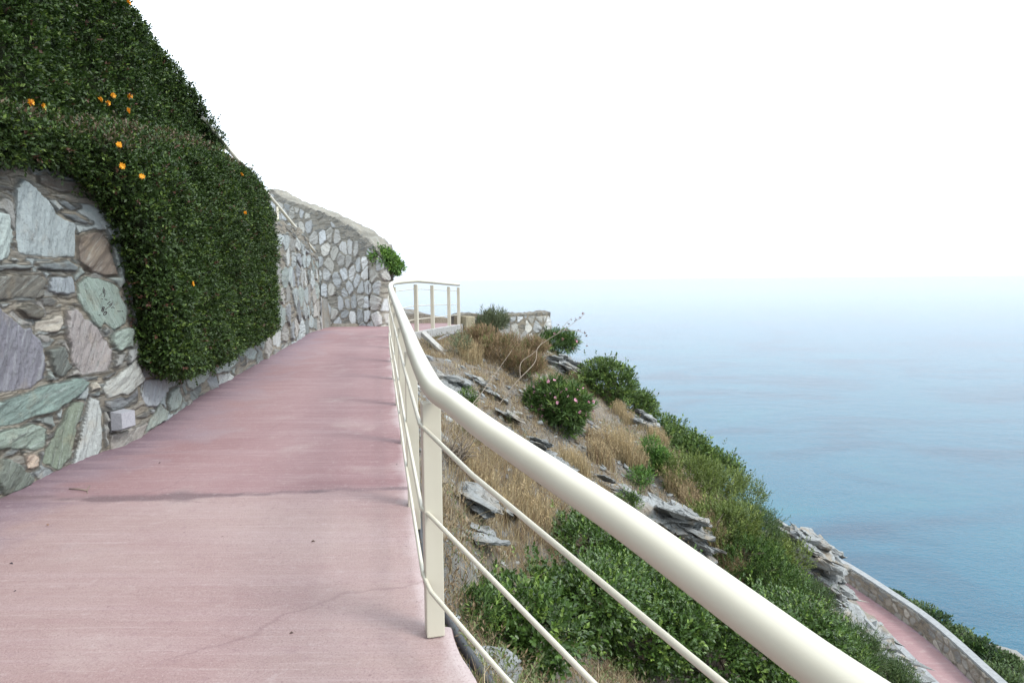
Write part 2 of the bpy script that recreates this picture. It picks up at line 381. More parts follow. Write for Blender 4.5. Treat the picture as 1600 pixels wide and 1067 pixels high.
tp += [(-1.6, 13.9, -1.25), (-1.2, 15.5, -1.35), (-.6, 17, -1.4), (.3, 18.2, -1.6), (1.4, 19.8, -1.9), (3.0, -4, -4.4), (3.0, 0, -3.9), (2.4, 2.5, -3.3), (5.0, 5, -5.2),
 (3.5, 19.5, -5.0), (6.5, 16, -9), (8.5, 13, -10.5), (8, 8, -9), (9, 3, -10), (10, 20, -12.2), (14.2, 25, -17.0), (16.2, 31, -17.8), (17.2, 38, -17.8), (13, 14, -14),
 (4, 26, -9), (8, 30, -16), (14, 40, -18), (0, 26, -6), (-4, 26, -4), (-10, 27, -6), (12.0, 17, -15.2), (11, 5, -13), (13, 0, -16),
 (19, 30, -18.2), (19.5, 38, -18.3), (17.5, 22, -18.2), (21.6, 30, -18.9), (22, 38, -19.2), (20.5, 22, -18.8), (17, 14, -18), (17, 5, -18),
 (25, 28, -19.2), (27, 42, -32), (32, 34, -33), (26, 14, -20), (26, 0, -21), (36, 20, -38), (45, 30, -50), (24, 50, -32), (14, 52, -28), (40, 0, -42),
 (0, 40, -24), (-15, 45, -30), (0, 60, -50), (25, 65, -55), (-15, 60, -50), (50, 60, -60), (60, 20, -60)]
tp += [(23.5, 34, -18.6), (25.3, 33, -18.7), (24.5, 31, -18.6), (22.5, 35.5, -18.7), (27, 30.5, -19.6), (28, 35.5, -27), (25, 40, -27), (29, 28, -22)]
tp = np.array(tp)
# extra falling ground below the sight line, behind the brow of the upper slope
nP = len(tp)
def kern(r): return r
Dm = np.linalg.norm(tp[:, None, :2] - tp[None, :, :2], axis=2)
A = np.zeros((nP + 3, nP + 3)); A[:nP, :nP] = kern(Dm) - np.eye(nP) * .12; A[:nP, nP] = 1; A[:nP, nP + 1:] = tp[:, :2]; A[nP:, :nP] = A[:nP, nP:].T
coef = np.linalg.solve(A, np.concatenate([tp[:, 2], [0, 0, 0]]))
LOWZ = -18.0
lpL = [at(*q) for q in ()]
def px_plane(px, py, z):
    d = ray(px, py); return d * (z / d.z)
lowL = [px_plane(a, b, LOWZ) for a, b in [(1236, 874), (1272, 894), (1303, 920), (1333, 945), (1375, 980), (1412, 1015), (1459, 1063), (1560, 1170), (1900, 1600)]]
lowR = [px_plane(a, b, LOWZ) for a, b in [(1245, 866), (1290, 891), (1325, 911), (1381, 949), (1444, 995), (1519, 1065), (1640, 1190), (2000, 1640)]]
print('lowL', [(round(q.x, 1), round(q.y, 1)) for q in lowL]); print('lowR', [(round(q.x, 1), round(q.y, 1)) for q in lowR])
def Hbase(x, y):
    x = np.asarray(x, float).ravel(); y = np.asarray(y, float).ravel(); r = np.zeros_like(x)
    for i in range(0, len(x), 20000):
        D = np.hypot(x[i:i+20000, None] - tp[None, :, 0], y[i:i+20000, None] - tp[None, :, 1])
        r[i:i+20000] = D @ coef[:nP] + coef[nP] + coef[nP + 1] * x[i:i+20000] + coef[nP + 2] * y[i:i+20000]
    return r
LLy = np.array([q.y for q in lowL][::-1]); LLx = np.array([q.x for q in lowL][::-1]); LRy = np.array([q.y for q in lowR][::-1]); LRx = np.array([q.x for q in lowR][::-1])
def H(x, y):
    x = np.asarray(x, float).ravel(); y = np.asarray(y, float).ravel()
    z = np.maximum(Hbase(x, y), -52)
    ex = edge_x(y)
    away = smooth(.15, 1.2, x - ex)
    z += away * (.30 * fbm(x * .55, y * .55, 0, 5, 4) + .10 * fbm(x * 2.1, y * 2.1, 0, 9, 4)) + .03 * fbm(x * 6, y * 6, 0, 11, 3)
    far = smooth(12, 20, np.hypot(x, y)); z += far * .9 * fbm(x * .25, y * .25, 0, 21, 4)
    # stepped slate ledges
    led = smooth(.05, .35, fbm(x * .35 + 4, y * .35, 0, 31, 3)) * away
    zz = z + .25 * x * .3; stp = .22; q = zz / stp; fr = q - np.floor(q)
    z += led * (np.floor(q) + smooth(.25, .75, fr) - q) * stp * .8
    # lower path bench
    lx = np.interp(y, LLy, LLx); rx = np.interp(y, LRy, LRx)
    inl = smooth(-.35, .0, x - lx) * smooth(-1.0, -.3, rx + .8 - x) * (y < 60) * (y > 5)
    z = z * (1 - inl) + (LOWZ - .25) * inl
    z = np.where(y > 41, np.minimum(z, -16.5 - 1.5 * (y - 41)), z)
    z = np.where((x > rx + .3) & (y > 5) & (y < 48), np.minimum(z, LOWZ - .25), z)
    # under the upper path and platform
    ins = (x < ex + .10) & (y < 17.2)
    plat = (y >= 16.5) & (y < 18.0 + np.maximum(0, (x + 1.4)) * 1.2) & (x < .9) & ((x + 1.3) * 1.35 + 16.7 < y)
    z = np.where(ins | plat, np.minimum(z, zpath(y) - .2) * 0 + zpath(y) - .22, z)
    # terrace behind the retaining wall
    wx = wall_x(np.minimum(y, 13.8)); beh = (x < wx - .22) & (y < 16.0)
    zt = .45 + .25 * (wx - .2 - x) * .6; zt = np.minimum(zt, 2.2) - smooth(10, 15, y) * .9
    z = np.where(beh, zt, z)
    beh2 = (x < -3.6) & (y >= 16.0) & (y < 26)
    z = np.where(beh2 & ~(z > -1.2), np.maximum(z, -1.4 - .2 * (y - 18)), z)
    return z
gx = np.unique(np.concatenate([np.arange(-30, -6, 1.0), np.arange(-6, 8, .09), np.arange(8, 30, .25), np.arange(30, 72, 1.5)]))
gy = np.unique(np.concatenate([np.arange(-14, 1, .5), np.arange(1, 19, .09), np.arange(19, 46, .3), np.arange(46, 76, 1.5)]))
GX, GY = np.meshgrid(gx, gy); GZ = H(GX, GY).reshape(GX.shape)
def grid_faces(nr, nc):
    i = np.arange(nr - 1)[:, None] * nc + np.arange(nc - 1)[None, :]
    return np.stack([i, i + 1, i + nc + 1, i + nc], -1).reshape(-1, 4)
from mathutils.bvhtree import BVHTree
o = mesh('hillside', np.stack([GX, GY, GZ], -1).reshape(-1, 3), grid_faces(len(gy), len(gx)), mat=M['soil'], smooth_=True); tag(o, kind='structure')
bvh = BVHTree.FromPolygons([tuple(v) for v in np.stack([GX, GY, GZ], -1).reshape(-1, 3)], grid_faces(len(gy), len(gx)).tolist())
def ground(px, py, dmin=0.0):
    d = ray(px, py); u = d.normalized(); org = d * dmin
    loc, nrm, idx, dist = bvh.ray_cast(org, u, 500)
    return loc
def gz(x, y):
    loc, n, i, d = bvh.ray_cast(Vector((x, y, 60)), Vector((0, 0, -1)), 200)
    return loc.z if loc else -50
# ------------------------------------------------------------------ sea
R = 30000
sea_r = [0, 60, 200, 800, 3000, 10000, R]
o = mesh('sea', [(-R, -R, -46), (R, -R, -46), (R, R, -46), (-R, R, -46)], [(0, 1, 2, 3)], mat=M['sea']); tag(o, kind='structure')

# ------------------------------------------------------------------ upper path
ys = np.unique(np.concatenate([np.arange(-5, 2.62, .05), [2.62, 2.63], np.arange(2.65, 17.0, .05)]))
def slab_edge(y):
    e = edge_x(y) - .005
    return e + np.where(y < 2.60, .075, 0) + .006 * noise(y * 9, y * 0, 0, 3) - .012 * np.maximum(0, noise(y * 3.1, y * 0 + 7, 0, 4))
nu = 60
rows = []; aw = []; ae = []; aj = []; ap = []
for y in ys:
    xl = min(wall_x(min(y, 13.8)) - .1, 99) if y < 13.8 else float(np.interp(y, [13.8, 14.2, 17], [wall_x(13.8) - .1, -5.0, -5.6])); xr = float(slab_edge(y))
    u = np.linspace(0, 1, nu); u = u
    x = xl + (xr - xl) * u
    z = zpath(y) + .004 * noise(x * 1.3, np.full(nu, y * 1.3), 0, 2)
    rows.append(np.stack([x, np.full(nu, y), z], 1))
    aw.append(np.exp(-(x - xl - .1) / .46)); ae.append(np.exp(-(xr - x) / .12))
    jy = 4.12 + .16 * (x + 3) * .25 + .04 * noise(x * 2, x * 0, 0, 8)
    jt = jy + .014 * noise(x * 9, x * 0, 0, 12); ap.append(1 - smooth(-.03, .03, y - jt)); aj.append(np.exp(-np.abs(y - jt) / .03) * 1.15 + .45 * np.exp(-np.abs(y - jt - .03) / .16) * smooth(-.35, .3, noise(x * 1.7, x * 0, 0, 13)))
P = np.concatenate(rows); nr = len(ys)
Q = grid_faces(nr, nu)
# side skirt on the right edge
base = np.array([r[-1] for r in rows]); sk = base.copy(); sk[:, 2] -= .16; sk[:, 0] -= .01
bev = base.copy(); bev[:, 2] -= .012; bev[:, 0] += .006
V = np.concatenate([P, bev, sk]); n0 = len(P)
ei = np.arange(nr) * nu + nu - 1; bi = n0 + np.arange(nr); si = n0 + nr + np.arange(nr)
Q = np.concatenate([Q, np.stack([ei[:-1], bi[:-1], bi[1:], ei[1:]], 1), np.stack([bi[:-1], si[:-1], si[1:], bi[1:]], 1)])
ext = lambda a: np.concatenate([np.concatenate(a), np.zeros(2 * nr)])
V0 = V
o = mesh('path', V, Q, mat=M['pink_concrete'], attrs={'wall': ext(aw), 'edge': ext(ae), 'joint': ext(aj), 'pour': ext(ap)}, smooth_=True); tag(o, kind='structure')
# platform beyond the bend
pl = [(-5.6, 17.0), (-1.30, 17.0), (.95, 20.0), (.9, 21.4), (-1.4, 18.35), (-2.5, 17.85), (-3.4, 18.6), (-5.4, 20.6)]
mb = MB(); n = len(pl); zp = [float(zpath(y)) - .002 for x, y in pl]
mb.add([(x, y, z) for (x, y), z in zip(pl, zp)] + [(x, y, z - .18) for (x, y), z in zip(pl, zp)], [tuple(range(n))] + [(i, i + n, (i + 1) % n + n, (i + 1) % n) for i in range(n)])
o = mb.build('platform', M['pink_concrete'], smooth_=False); tag(o, kind='structure')

# concrete kerb blocks under the far posts
kr = MB()
for a, b in [(12.9, 13.45), (13.46, 14.0), (14.01, 14.55), (14.56, 15.1), (15.11, 15.7), (15.71, 16.3), (16.31, 16.88)]:
    ym = (a + b) / 2; tx = rail_tan(ym); ang = math.atan2(tx[1], tx[0])
    Mx = Matrix.Translation((float(edge_x(ym)) + .05, ym, float(zpath(ym)) - .075)) @ Matrix.Rotation(ang, 4, 'Z')
    kr.box(Mx, (b - a) * 1.01, .10, .16 + random.Random(a).uniform(-.004, .004), .006)
o = kr.build('kerb', M['grey_concrete'], smooth_=False); tag(o, kind='structure')

# ------------------------------------------------------------------ railing
def posts_y():
    return [2.56, 3.95, 5.3, 6.7, 8.1, 9.5, 10.9, 12.2, 13.3, 14.4, 15.9, 16.85]
rl = empty('railing', (float(edge_x(2.56)), 2.56, float(zpath(2.56))))
tag(rl, 'cream painted steel railing with round handrail along the cliff edge of the pink path', 'railing')
top = [Vector((x, y, float(zpath(y)) + RH)) for x, y in RC]
mb = MB(); mb.tube(top, .039, 28); mb.build('handrail', M['cream'], rl)
for k, hgt in enumerate((.83, .502, .237)):
    pts = []
    for x, y in RC[::2]:
        tx = rail_tan(y); nx = np.array([-tx[1], tx[0]])
        pts.append((x + nx[0] * .042, y + nx[1] * .042, float(zpath(y)) + hgt))
    # bars run straight from post to post: sample at posts and between them
    PY = [-2.4, -1.2, 0.1, .95, 1.6] + posts_y(); ctl = []
    for y in PY:
        tx = rail_tan(y); nx = np.array([-tx[1], tx[0]])
        ctl.append((float(edge_x(y)) + nx[0] * .043, y, float(zpath(y)) + hgt))
    # the near curve is rolled, not kinked
    BPX = {0: [(1128, 1067), (907, 883), (745, 740)], 1: [(927, 1067), (810, 935), (680, 805)], 2: [(797, 1067), (745, 997), (680, 922)]}[k]
    0 and print('bar', k, [tuple(round(c, 2) for c in hit(a, b, lambda Y: zpath(Y) + hgt)) for a, b in BPX], [round(float(edge_x(hit(a, b, lambda Y: zpath(Y) + hgt).y)), 2) for a, b in BPX])
    hs = sorted([hit(a, b, lambda Y: zpath(Y) + hgt) for a, b in BPX], key=lambda q: q.y); hs = [q for q in hs if q.y < 2.555]; hs[-1] = hs[-1] + Vector((-.014, -.012, 0)); hs = [hs[0], hs[0].lerp(hs[-1], .5), hs[-1]]
    dx = (hs[1].x - hs[0].x) / (hs[1].y - hs[0].y); e1 = (hs[0].x - dx * .35, hs[0].y - .35)
    yy_ = [e1[1] - .5, -.3, -2.4]; xx_ = [e1[0] - dx * .3, .83, .84]
    near = [(x_, y_, float(zpath(y_)) + hgt) for x_, y_ in sorted(list(zip(xx_, yy_)) + [e1], key=lambda q: q[1])] + [tuple(q) for q in hs]
    near = [tuple(v) for v in catmull(near, 8)]
    near = np.array(near)
    for _ in range(3): near[1:-1] = near[1:-1] * .5 + (near[:-2] + near[2:]) * .25
    near = [tuple(v) for v in near]; farp = [Vector(c) for c in ctl if c[1] > 2.5]
    poly = near + [tuple(v) for v in farp]
    fine_ = []
    for i in range(len(poly) - 1):
        a, b = Vector(poly[i]), Vector(poly[i + 1]); fine_.append(a)
        if (b - a).length > .3: fine_ += [a.lerp(b, .04), a.lerp(b, .96)]
    fine_.append(Vector(poly[-1]))
    mb = MB(); mb.tube(fine_, .0085, 12); mb.build('bar', M['cream'], rl)
for y in posts_y() + [-.2]:
    x = float(edge_x(y)); z = float(zpath(y)); tx = rail_tan(y); ang = math.atan2(tx[1], tx[0])
    mb = MB(); lowd = 0.0 if y < 3 else .14
    mb.box(Matrix.Translation((x + (0 if y > .95 else .0), y, z + (.915 - lowd) / 2)) @ Matrix.Rotation(ang, 4, 'Z'), .070, .070, .915 + lowd, .005)
    pc = mb.build('post', M['cream'], rl, smooth_=False)
    mb = MB(); mb.tube([(x, y, z + .90), (x, y, z + RH - .02)], .008, 8); st_ = mb.build('stub', M['cream'], pc)
    st_.parent = pc

# black hose and grey conduit by the slab edge
hp = [hit(a, b, lambda Y: zpath(Y) - .19) for a, b in [(640, 790), (655, 860), (668, 905), (690, 955), (716, 1005), (752, 1062), (800, 1130), (860, 1220)]]
hp = [Vector((max(q.x, float(edge_x(q.y)) + .03), q.y, float(zpath(q.y)) - .17)) for q in hp]
mb = MB(); mb.tube(catmull(hp, 8), .022, 14); o = mb.build('hose', M['black_rubber']); tag(o, 'black plastic hose lying along the edge of the pink path beside the nearest post', 'hose')
hp = [Vector((float(edge_x(y)) + dx, y, float(zpath(y)) - dz)) for y, dx, dz in [(11.6, .14, .20), (12.2, .15, .21), (12.9, .22, .22), (13.8, .24, .21), (14.8, .19, .17), (15.8, .18, .15), (16.8, .20, .17)]]
mb = MB(); mb.tube(catmull(hp, 8), .03, 12); o = mb.build('pipe', M['dusty_pipe']); tag(o, 'grey pipe curving below the concrete kerb under the far railing posts', 'pipe')

# ------------------------------------------------------------------ masonry
def wall_hit(px, py, WP, WS, z0=0):
    d = ray(px, py); best = None
    t1 = WP[:-1, 0] - WP[:-1, 1] * d.x; t2 = WP[1:, 0] - WP[1:, 1] * d.x
    idx = np.where((t1 * t2 <= 0))[0]
    if len(idx) == 0: return None
    i = [k for k in idx if WP[k, 1] > .5]
    i = i[0]; f = t1[i] / (t1[i] - t2[i]); Y = WP[i, 1] + f * (WP[i+1, 1] - WP[i, 1]); s = WS[i] + f * (WS[i+1] - WS[i])
    return s, d.z * Y, Y
def sdf_poly(S, Z, poly):
    q = np.array(poly); lo = q.min(0) - .08; hi = q.max(0) + .08
    sel = (S > lo[0]) & (S < hi[0]) & (Z > lo[1]) & (Z < hi[1]); r = np.full(S.shape, -1.0)
    r[sel] = sdf_poly_(S[sel], Z[sel], poly); return r
def sdf_poly_(S, Z, poly):
    P_ = np.array(poly); n = len(P_); d = np.full(S.shape, 1e9); ins = np.zeros(S.shape, bool)
    for i in range(n):
        a = P_[i]; b = P_[(i + 1) % n]; e = b - a
        wx = S - a[0]; wz = Z - a[1]; t_ = np.clip((wx * e[0] + wz * e[1]) / (e @ e + 1e-12), 0, 1)
        d = np.minimum(d, np.hypot(wx - e[0] * t_, wz - e[1] * t_))
        c = ((a[1] <= Z) != (b[1] <= Z)) & (S < (b[0] - a[0]) * (Z - a[1]) / (b[1] - a[1] + 1e-12) + a[0])
        ins ^= c
    return np.where(ins, d, -d)
def vor(S, Z, C, ax, az, want=True):
    """nearest and second nearest site under each site's own stretched metric"""
    n = len(S); F1 = np.full(n, 1e9); F2 = np.full(n, 1e9); I = np.zeros(n, int)
    bs, bz = .5, .35 if az < .1 else 4.0; ks = np.floor(S / bs).astype(int); kz = np.floor(Z / bz).astype(int)
    key = ks * 1000 + kz; order = np.argsort(key, kind='stable'); cuts = np.where(np.diff(key[order]))[0] + 1
    for g in np.split(order, cuts):
        a0, a1 = ks[g[0]] * bs, kz[g[0]] * bz
        J = np.where((C[:, 0] > a0 - 4.5 * ax) & (C[:, 0] < a0 + bs + 4.5 * ax) & (C[:, 1] > a1 - 4.5 * az) & (C[:, 1] < a1 + bz + 4.5 * az))[0]
        if len(J) < 2: continue
        for i in range(0, len(g), 20000):
            h = g[i:i + 20000]
            D = np.hypot((S[h][:, None] - C[None, J, 0]) / ax, (Z[h][:, None] - C[None, J, 1]) / az)
            a = D.argmin(1); F1[h] = D[np.arange(len(h)), a]; D[np.arange(len(h)), a] = 1e9; F2[h] = D.min(1); I[h] = J[a]
    return F1, F2, I
def masonry(S, Z, s0, s1, z0, z1, rng, cw, ch, hand, palette, slatepal, mortar, bgprob=.12, slate_mask=None, rounded=0.0, gap=.013, depth=.038):
    wS = S + .018 * fbm(S * 9, Z * 9, 0, 41, 3); wZ = Z + .018 * fbm(S * 9, Z * 9, 5, 43, 3)
    # background: thin bedded slates in mortar
    n1 = int((s1 - s0) * (z1 - z0) / (.26 * .045)) + 4
    Cb = np.stack([rng.uniform(s0, s1, n1), rng.uniform(z0, z1, n1)], 1)
    F1, F2, I = vor(wS, wZ, Cb, .20, .030); eb = (F2 - F1) * .016
    bs = rng.random(n1); bcol = slatepal[rng.integers(0, len(slatepal), n1)] * rng.uniform(.75, 1.2, n1)[:, None]
    ismor = bs < .28
    m_b = smooth(.0015, .006, eb) * np.where(ismor[I], 0, 1)
    hgt = .012 + m_b * (.002 + .014 * rng.random(n1)[I]) + .006 * fbm(S * 25, Z * 25, 0, 3, 3)
    mort = mortar[None, :] * (1 + .25 * fbm(S * 7, Z * 7, 0, 77, 4))[:, None]
    col = mort * (1 - m_b[:, None]) + bcol[I] * m_b[:, None]
    ang = np.zeros(len(S)); stone = m_b.copy(); cid = I * 1.0
    # field stones on a jittered lattice
    cs = []; r = 0; z = z0 - ch * .3
    while z < z1 + ch:
        s = s0 - cw * rng.random()
        while s < s1 + cw:
            cs.append((s + rng.uniform(-.30, .30) * cw, z + rng.uniform(-.30, .30) * ch)); s += cw * rng.uniform(.7, 1.35)
        z += ch * rng.uniform(.72, 1.05); r += 1
    C = np.array(cs); F1, F2, I = vor(wS, wZ, C, cw, ch)
    nC = len(C); gp = gap * rng.uniform(.5, 1.5, nC); e = (F2 - F1) * min(cw, ch) * .5 - gp[I]
    if rounded: e = np.minimum(e, (rng.uniform(.52, .66, nC)[I] - F1) * min(cw, ch) * rounded)
    e = np.where((rng.random(nC) < bgprob)[I], -1, e)
    if slate_mask is not None: e = np.where(slate_mask(S, Z), -1, e)
    palette = palette * .72 + palette.mean(1, keepdims=True) * .28
    c1 = palette[rng.integers(0, len(palette), nC)] * rng.uniform(.78, 1.18, nC)[:, None]
    an = rng.uniform(-.9, 1.7, nC); hs = rng.uniform(.5, 1.2, nC); tl = rng.uniform(-.10, .10, (nC, 2))
    inside = np.full(len(S), -1.0); 
    layers = [(e, c1[I], an[I], hs[I], (S - C[I, 0]) * tl[I, 0] + (Z - C[I, 1]) * tl[I, 1], I + 5000.0)]
    for k, (poly, c_, a_) in enumerate(hand):
        D = sdf_poly(wS, wZ, poly); layers[0] = (np.minimum(layers[0][0], -D - .012),) + layers[0][1:]
        cc = np.mean(np.array(poly), 0); ta, tb = rng.uniform(-.09, .09, 2)
        sel = D > -.004
        layers.append((np.where(sel, D + .004, -1), np.broadcast_to(c_, (len(S), 3)), np.full(len(S), a_), np.full(len(S), rng.uniform(.8, 1.25)), (S - cc[0]) * ta + (Z - cc[1]) * tb, np.full(len(S), 9000.0 + k * 7)))
        eb2 = np.clip(D + .012, 0, .012) / .012
    out_ = [hgt, col, stone, ang, cid]
    for (e_, c_, a_, h_, t_, id_) in layers:
        k_ = np.where(e_ > 0)[0]; e_, c_, a_, h_, t_, id_ = e_[k_], c_[k_], a_[k_], h_[k_], t_[k_], id_[k_]
        S_, Z_ = S, Z; S, Z = S_[k_], Z_[k_]; hgt, col, stone, ang, cid = [q[k_] for q in out_]
        mk = smooth(0, .014, e_)
        ca_, sa_ = np.cos(a_), np.sin(a_); gu = S * ca_ + Z * sa_ + id_ * .37; gv = -S * sa_ + Z * ca_
        lay = fbm(gu * 2.2, gv * 11, 0, 51, 4, .6) * 2.2; stq = np.floor(lay * 2.2) / 2.2 + smooth(.75, 1, lay * 2.2 - np.floor(lay * 2.2)) / 2.2
        fac = .014 * stq + .010 * fbm(gu * 6, gv * 16, 0, 57, 4, .6)
        prof = smooth(-.002, .014, e_) ** .6
        hh = prof * depth * h_ + t_ * prof + fac * prof
        hgt = hgt * (1 - mk) + np.maximum(hh, .004) * mk
        col = col * (1 - mk[:, None]) + c_ * mk[:, None]
        stone = stone * (1 - mk) + mk; ang = np.where(mk > .5, a_, ang); cid = np.where(mk > .5, id_, cid)
        for q, v_ in zip(out_, (hgt, col, stone, ang, cid)): q[k_] = v_
        S, Z = S_, Z_
    hgt, col, stone, ang, cid = out_
    ca, sa = np.cos(ang), np.sin(ang)
    grain = np.stack([S * ca + Z * sa + cid * 3.7, -S * sa + Z * ca + cid * 1.3, cid * .9], 1)
    return hgt, col, stone, grain
def build_wall(name, WP, WS, srange, zb, zt, dz, thick, side, **kw):
    """side = +1: front is to the right of the walking direction"""
    S1 = srange; X = np.interp(S1, WS, WP[:, 0]); Y = np.interp(S1, WS, WP[:, 1])
    tx = np.gradient(X, S1); ty = np.gradient(Y, S1); ln = np.hypot(tx, ty); nx, ny = side * ty / ln, -side * tx / ln
    B = zb(S1, Y); T = zt(S1, Y); nv = int(np.max(T - B) / dz) + 2; v = np.linspace(0, 1, nv)
    Zg = B[None, :] + v[:, None] * (T - B)[None, :]; Sg = np.broadcast_to(S1[None, :], Zg.shape)
    hgt, col, stone, grain = masonry(Sg.ravel(), Zg.ravel(), S1[0], S1[-1], B.min(), T.max(), **kw)
    hgt = hgt.reshape(Zg.shape); ragged = .035 * noise(Sg[-1] * 6, Sg[-1] * 0, 0, 61) + .02 * noise(Sg[-1] * 17, Sg[-1] * 0, 0, 62)
    w_top = smooth(.93, 1, v)[:, None]
    Px = X[None] + nx[None] * hgt; Py = Y[None] + ny[None] * hgt; Pz = Zg + w_top * ragged[None]
    V = [np.stack([Px, Py, Pz], -1)]; C = [col.reshape(Zg.shape + (3,))]; G = [grain.reshape(Zg.shape + (3,))]; SS = [stone.reshape(Zg.shape)]
    for off, dzz in [(.05, .012), (.16, .02), (.28, .015), (.40, .0), (thick, -.03), (thick, -1.2)]:
        off2 = min(off, thick); jit = .035 * noise(S1 * 8, S1 * 0 + off * 30, 0, 66)
        V.append(np.stack([X - nx * off2, Y - ny * off2, T + dzz + ragged * .8 + jit], -1)[None]); C.append(np.broadcast_to(kw['slatepal'][0], (1, len(S1), 3)) * (1 + .3 * noise(S1 * 5, S1 * 0 + off * 9, 0, 68))[None, :, None]); SS.append(np.ones((1, len(S1))))
        G.append(np.stack([S1, S1 * 0 + off, S1 * 0], -1)[None])
    V = np.concatenate(V); C = np.concatenate(C); G = np.concatenate(G); SS = np.concatenate(SS)
    nR, nC_ = V.shape[:2]; Q = grid_faces(nR, nC_)
    # end caps: close with a fan of the boundary columns
    Vf = V.reshape(-1, 3); 
    if side > 0: Q = Q[:, ::-1]
    T_ = []
    for c in (0, nC_ - 1):
        ids = np.arange(nR) * nC_ + c
        T_ += [(ids[0], ids[i], ids[i + 1]) for i in range(1, nR - 1)]
    o = mesh(name, Vf, Q, np.array(T_), mat=M['masonry'], col=C.reshape(-1, 3), attrs={'grain': G.reshape(-1, 3), 'stone': SS.ravel()}, smooth_=True)
    for p_ in o.data.polygons[len(Q):]: p_.use_smooth = False
    return o

def poly_on(px, WP, WS):
    r = []
    for a, b in px:
        q = wall_hit(a, b, WP, WS)
        if q is None: return None
        r.append((q[0], q[1]))
    return r
K = .74      # photo colour to surface colour
def sc(r, g, b):
    c = lin((r, g, b)) * K; return c * .66 + c.mean() * .34 * np.array([.97, 1.0, 1.01])
HAND = [
 ([(14,295),(26,281),(37.5,287.5),(69,312),(82,332),(110.6,349),(114,366),(112.5,403),(75,402),(26,397),(20.6,366),(17,325)], sc(172,186,186), 1.45),
 ([(-60,318),(0,332),(9,355),(17,370),(13,396),(7.5,406.5),(-60,414)], sc(190,208,200), 1.2),
 ([(84,314),(97.5,313),(120,324),(109,328.5),(92,322)], sc(128,138,142), .1),
 ([(88,331),(112,332.5),(139,347.5),(131,349),(105,342)], sc(120,128,130), .1),
 ([(116,370),(142,362),(159,362),(180,430),(161,432),(131,420.5),(115,404)], sc(140,122,104), .8),
 ([(-50,409),(43,413),(47,420.5),(-50,426)], sc(128,134,130), 0),
 ([(52.5,413),(101,406.5),(118,417),(114,424),(56,422.5)], sc(128,138,138), 0),
 ([(54,267),(112,284),(127.5,302.5),(90,300.6),(52.5,284)], sc(110,100,88), -.1),
 ([(-60,430),(56,430),(67.5,439),(65,466),(-60,469)], sc(122,117,104), .6),
 ([(72,434.5),(108,430),(113.6,448),(112.5,457),(81,462.6),(71,455)], sc(158,168,174), 1.3),
 ([(117,443.5),(130.5,430),(155,434.5),(180,448),(194.6,479.5),(193.5,504),(175.5,518),(162,506.5),(155,516.6),(144,509),(128,486),(116,464)], sc(155,178,162), -1.1),
 ([(20,482),(43,474),(63,486),(58.5,500),(36,497.5)], sc(112,106,90), .2),
 ([(49.5,502),(92,494),(94.5,506.5),(83,520),(52,519)], sc(196,184,162), .1),
 ([(-60,455),(0,486),(29,513),(40.5,511),(59.6,538),(67.5,574),(66,592),(45,605.5),(0,612),(-60,622)], sc(138,136,148), 1.3),
 ([(97,486),(112.5,482),(130.5,500),(148.5,513),(166,531),(174,556),(169,578.5),(126,585),(108,567),(97,520)], sc(174,163,158), 1.2),
 ([(65,545),(90,540),(108,574),(94.5,587.5),(76.5,585)], sc(118,126,116), .9),
 ([(167.5,524.5),(193.5,509),(205,515.5),(202.5,542.5),(180,548),(169,536)], sc(158,178,162), .3),
 ([(162,596.5),(209,560.5),(220,594),(196,617),(164,621),(157.5,608)], sc(192,194,184), .5),
 ([(-60,652),(0,625),(69,600),(118,590),(132,598),(110,623),(73,647),(0,668.6),(-60,688)], sc(132,160,148), .32),
 ([(-60,690),(0,672),(43,662),(71,670.5),(67,698),(55,703),(0,702),(-60,712)], sc(148,168,148), .1),
 ([(98,639),(110,627),(127,627),(113,668.6),(105,716),(89,735),(63,722),(69,698),(84.6,668.6)], sc(135,150,124), 1.2),
 ([(136,619),(153.5,623),(156.5,655),(156.5,698),(138,725.6),(118,731.5),(100,735.5),(112,718),(119,674.5),(129,647)], sc(196,202,196), 1.3),
 ([(31.5,714),(47,706),(57,714),(53,729.6),(39,735.5)], sc(208,178,148), .4),
 ([(-50,700),(4,718),(24,727.6),(47,749),(39,761),(0,777)], sc(122,132,116), .8),
 ([(133,598),(147,597),(155.5,607),(137,612.5)], sc(205,195,170), 0),
 ([(222.7,593.4),(251.6,591),(253.6,612),(239,635),(227,635),(218.6,620)], sc(178,184,190), .9),
 ([(258,612),(272,604),(282.5,620),(278,635),(260,645),(256,633)], sc(168,184,172), .8),
 ([(286.6,579),(303,569),(320,571),(322,591),(299,608),(289,604)], sc(170,182,172), .5),
 ([(326,571),(363,552),(373,562.5),(353,581),(326,585)], sc(172,184,176), .4),
 ([(231,653),(245,630.6),(256,643),(252,657),(223,678)], sc(160,172,158), .7),
 ([(371,546),(392,538),(400,552),(394,562.5),(381.5,558)], sc(168,184,178), .3),
 ([(167,680),(197,669),(226,660),(216,686),(169,710)], sc(168,158,146), .5),
]
hand1 = []
for poly, c_, a_ in HAND:
    q = poly_on(poly, W1P, W1S)
    if q: hand1.append((q, c_, a_))
rng = np.random.default_rng(7)
pal1 = np.array([sc(172,184,182), sc(150,168,158), sc(140,146,150), sc(186,190,184), sc(160,158,148), sc(130,140,134), sc(178,170,156), sc(165,182,180)])
spal = np.array([sc(138,132,118), sc(124,122,114), sc(148,140,124), sc(134,140,136), sc(108,104,96)])
mort = sc(160,148,126)
def zt1(S, Y):
    return np.interp(Y, [-4, 4.4, 8, 11.3, 12.6, 13.3, 13.85], [.70, .78, .86, .93, .93, .82, .55])
def zb1(S, Y): return zpath(Y) - .03
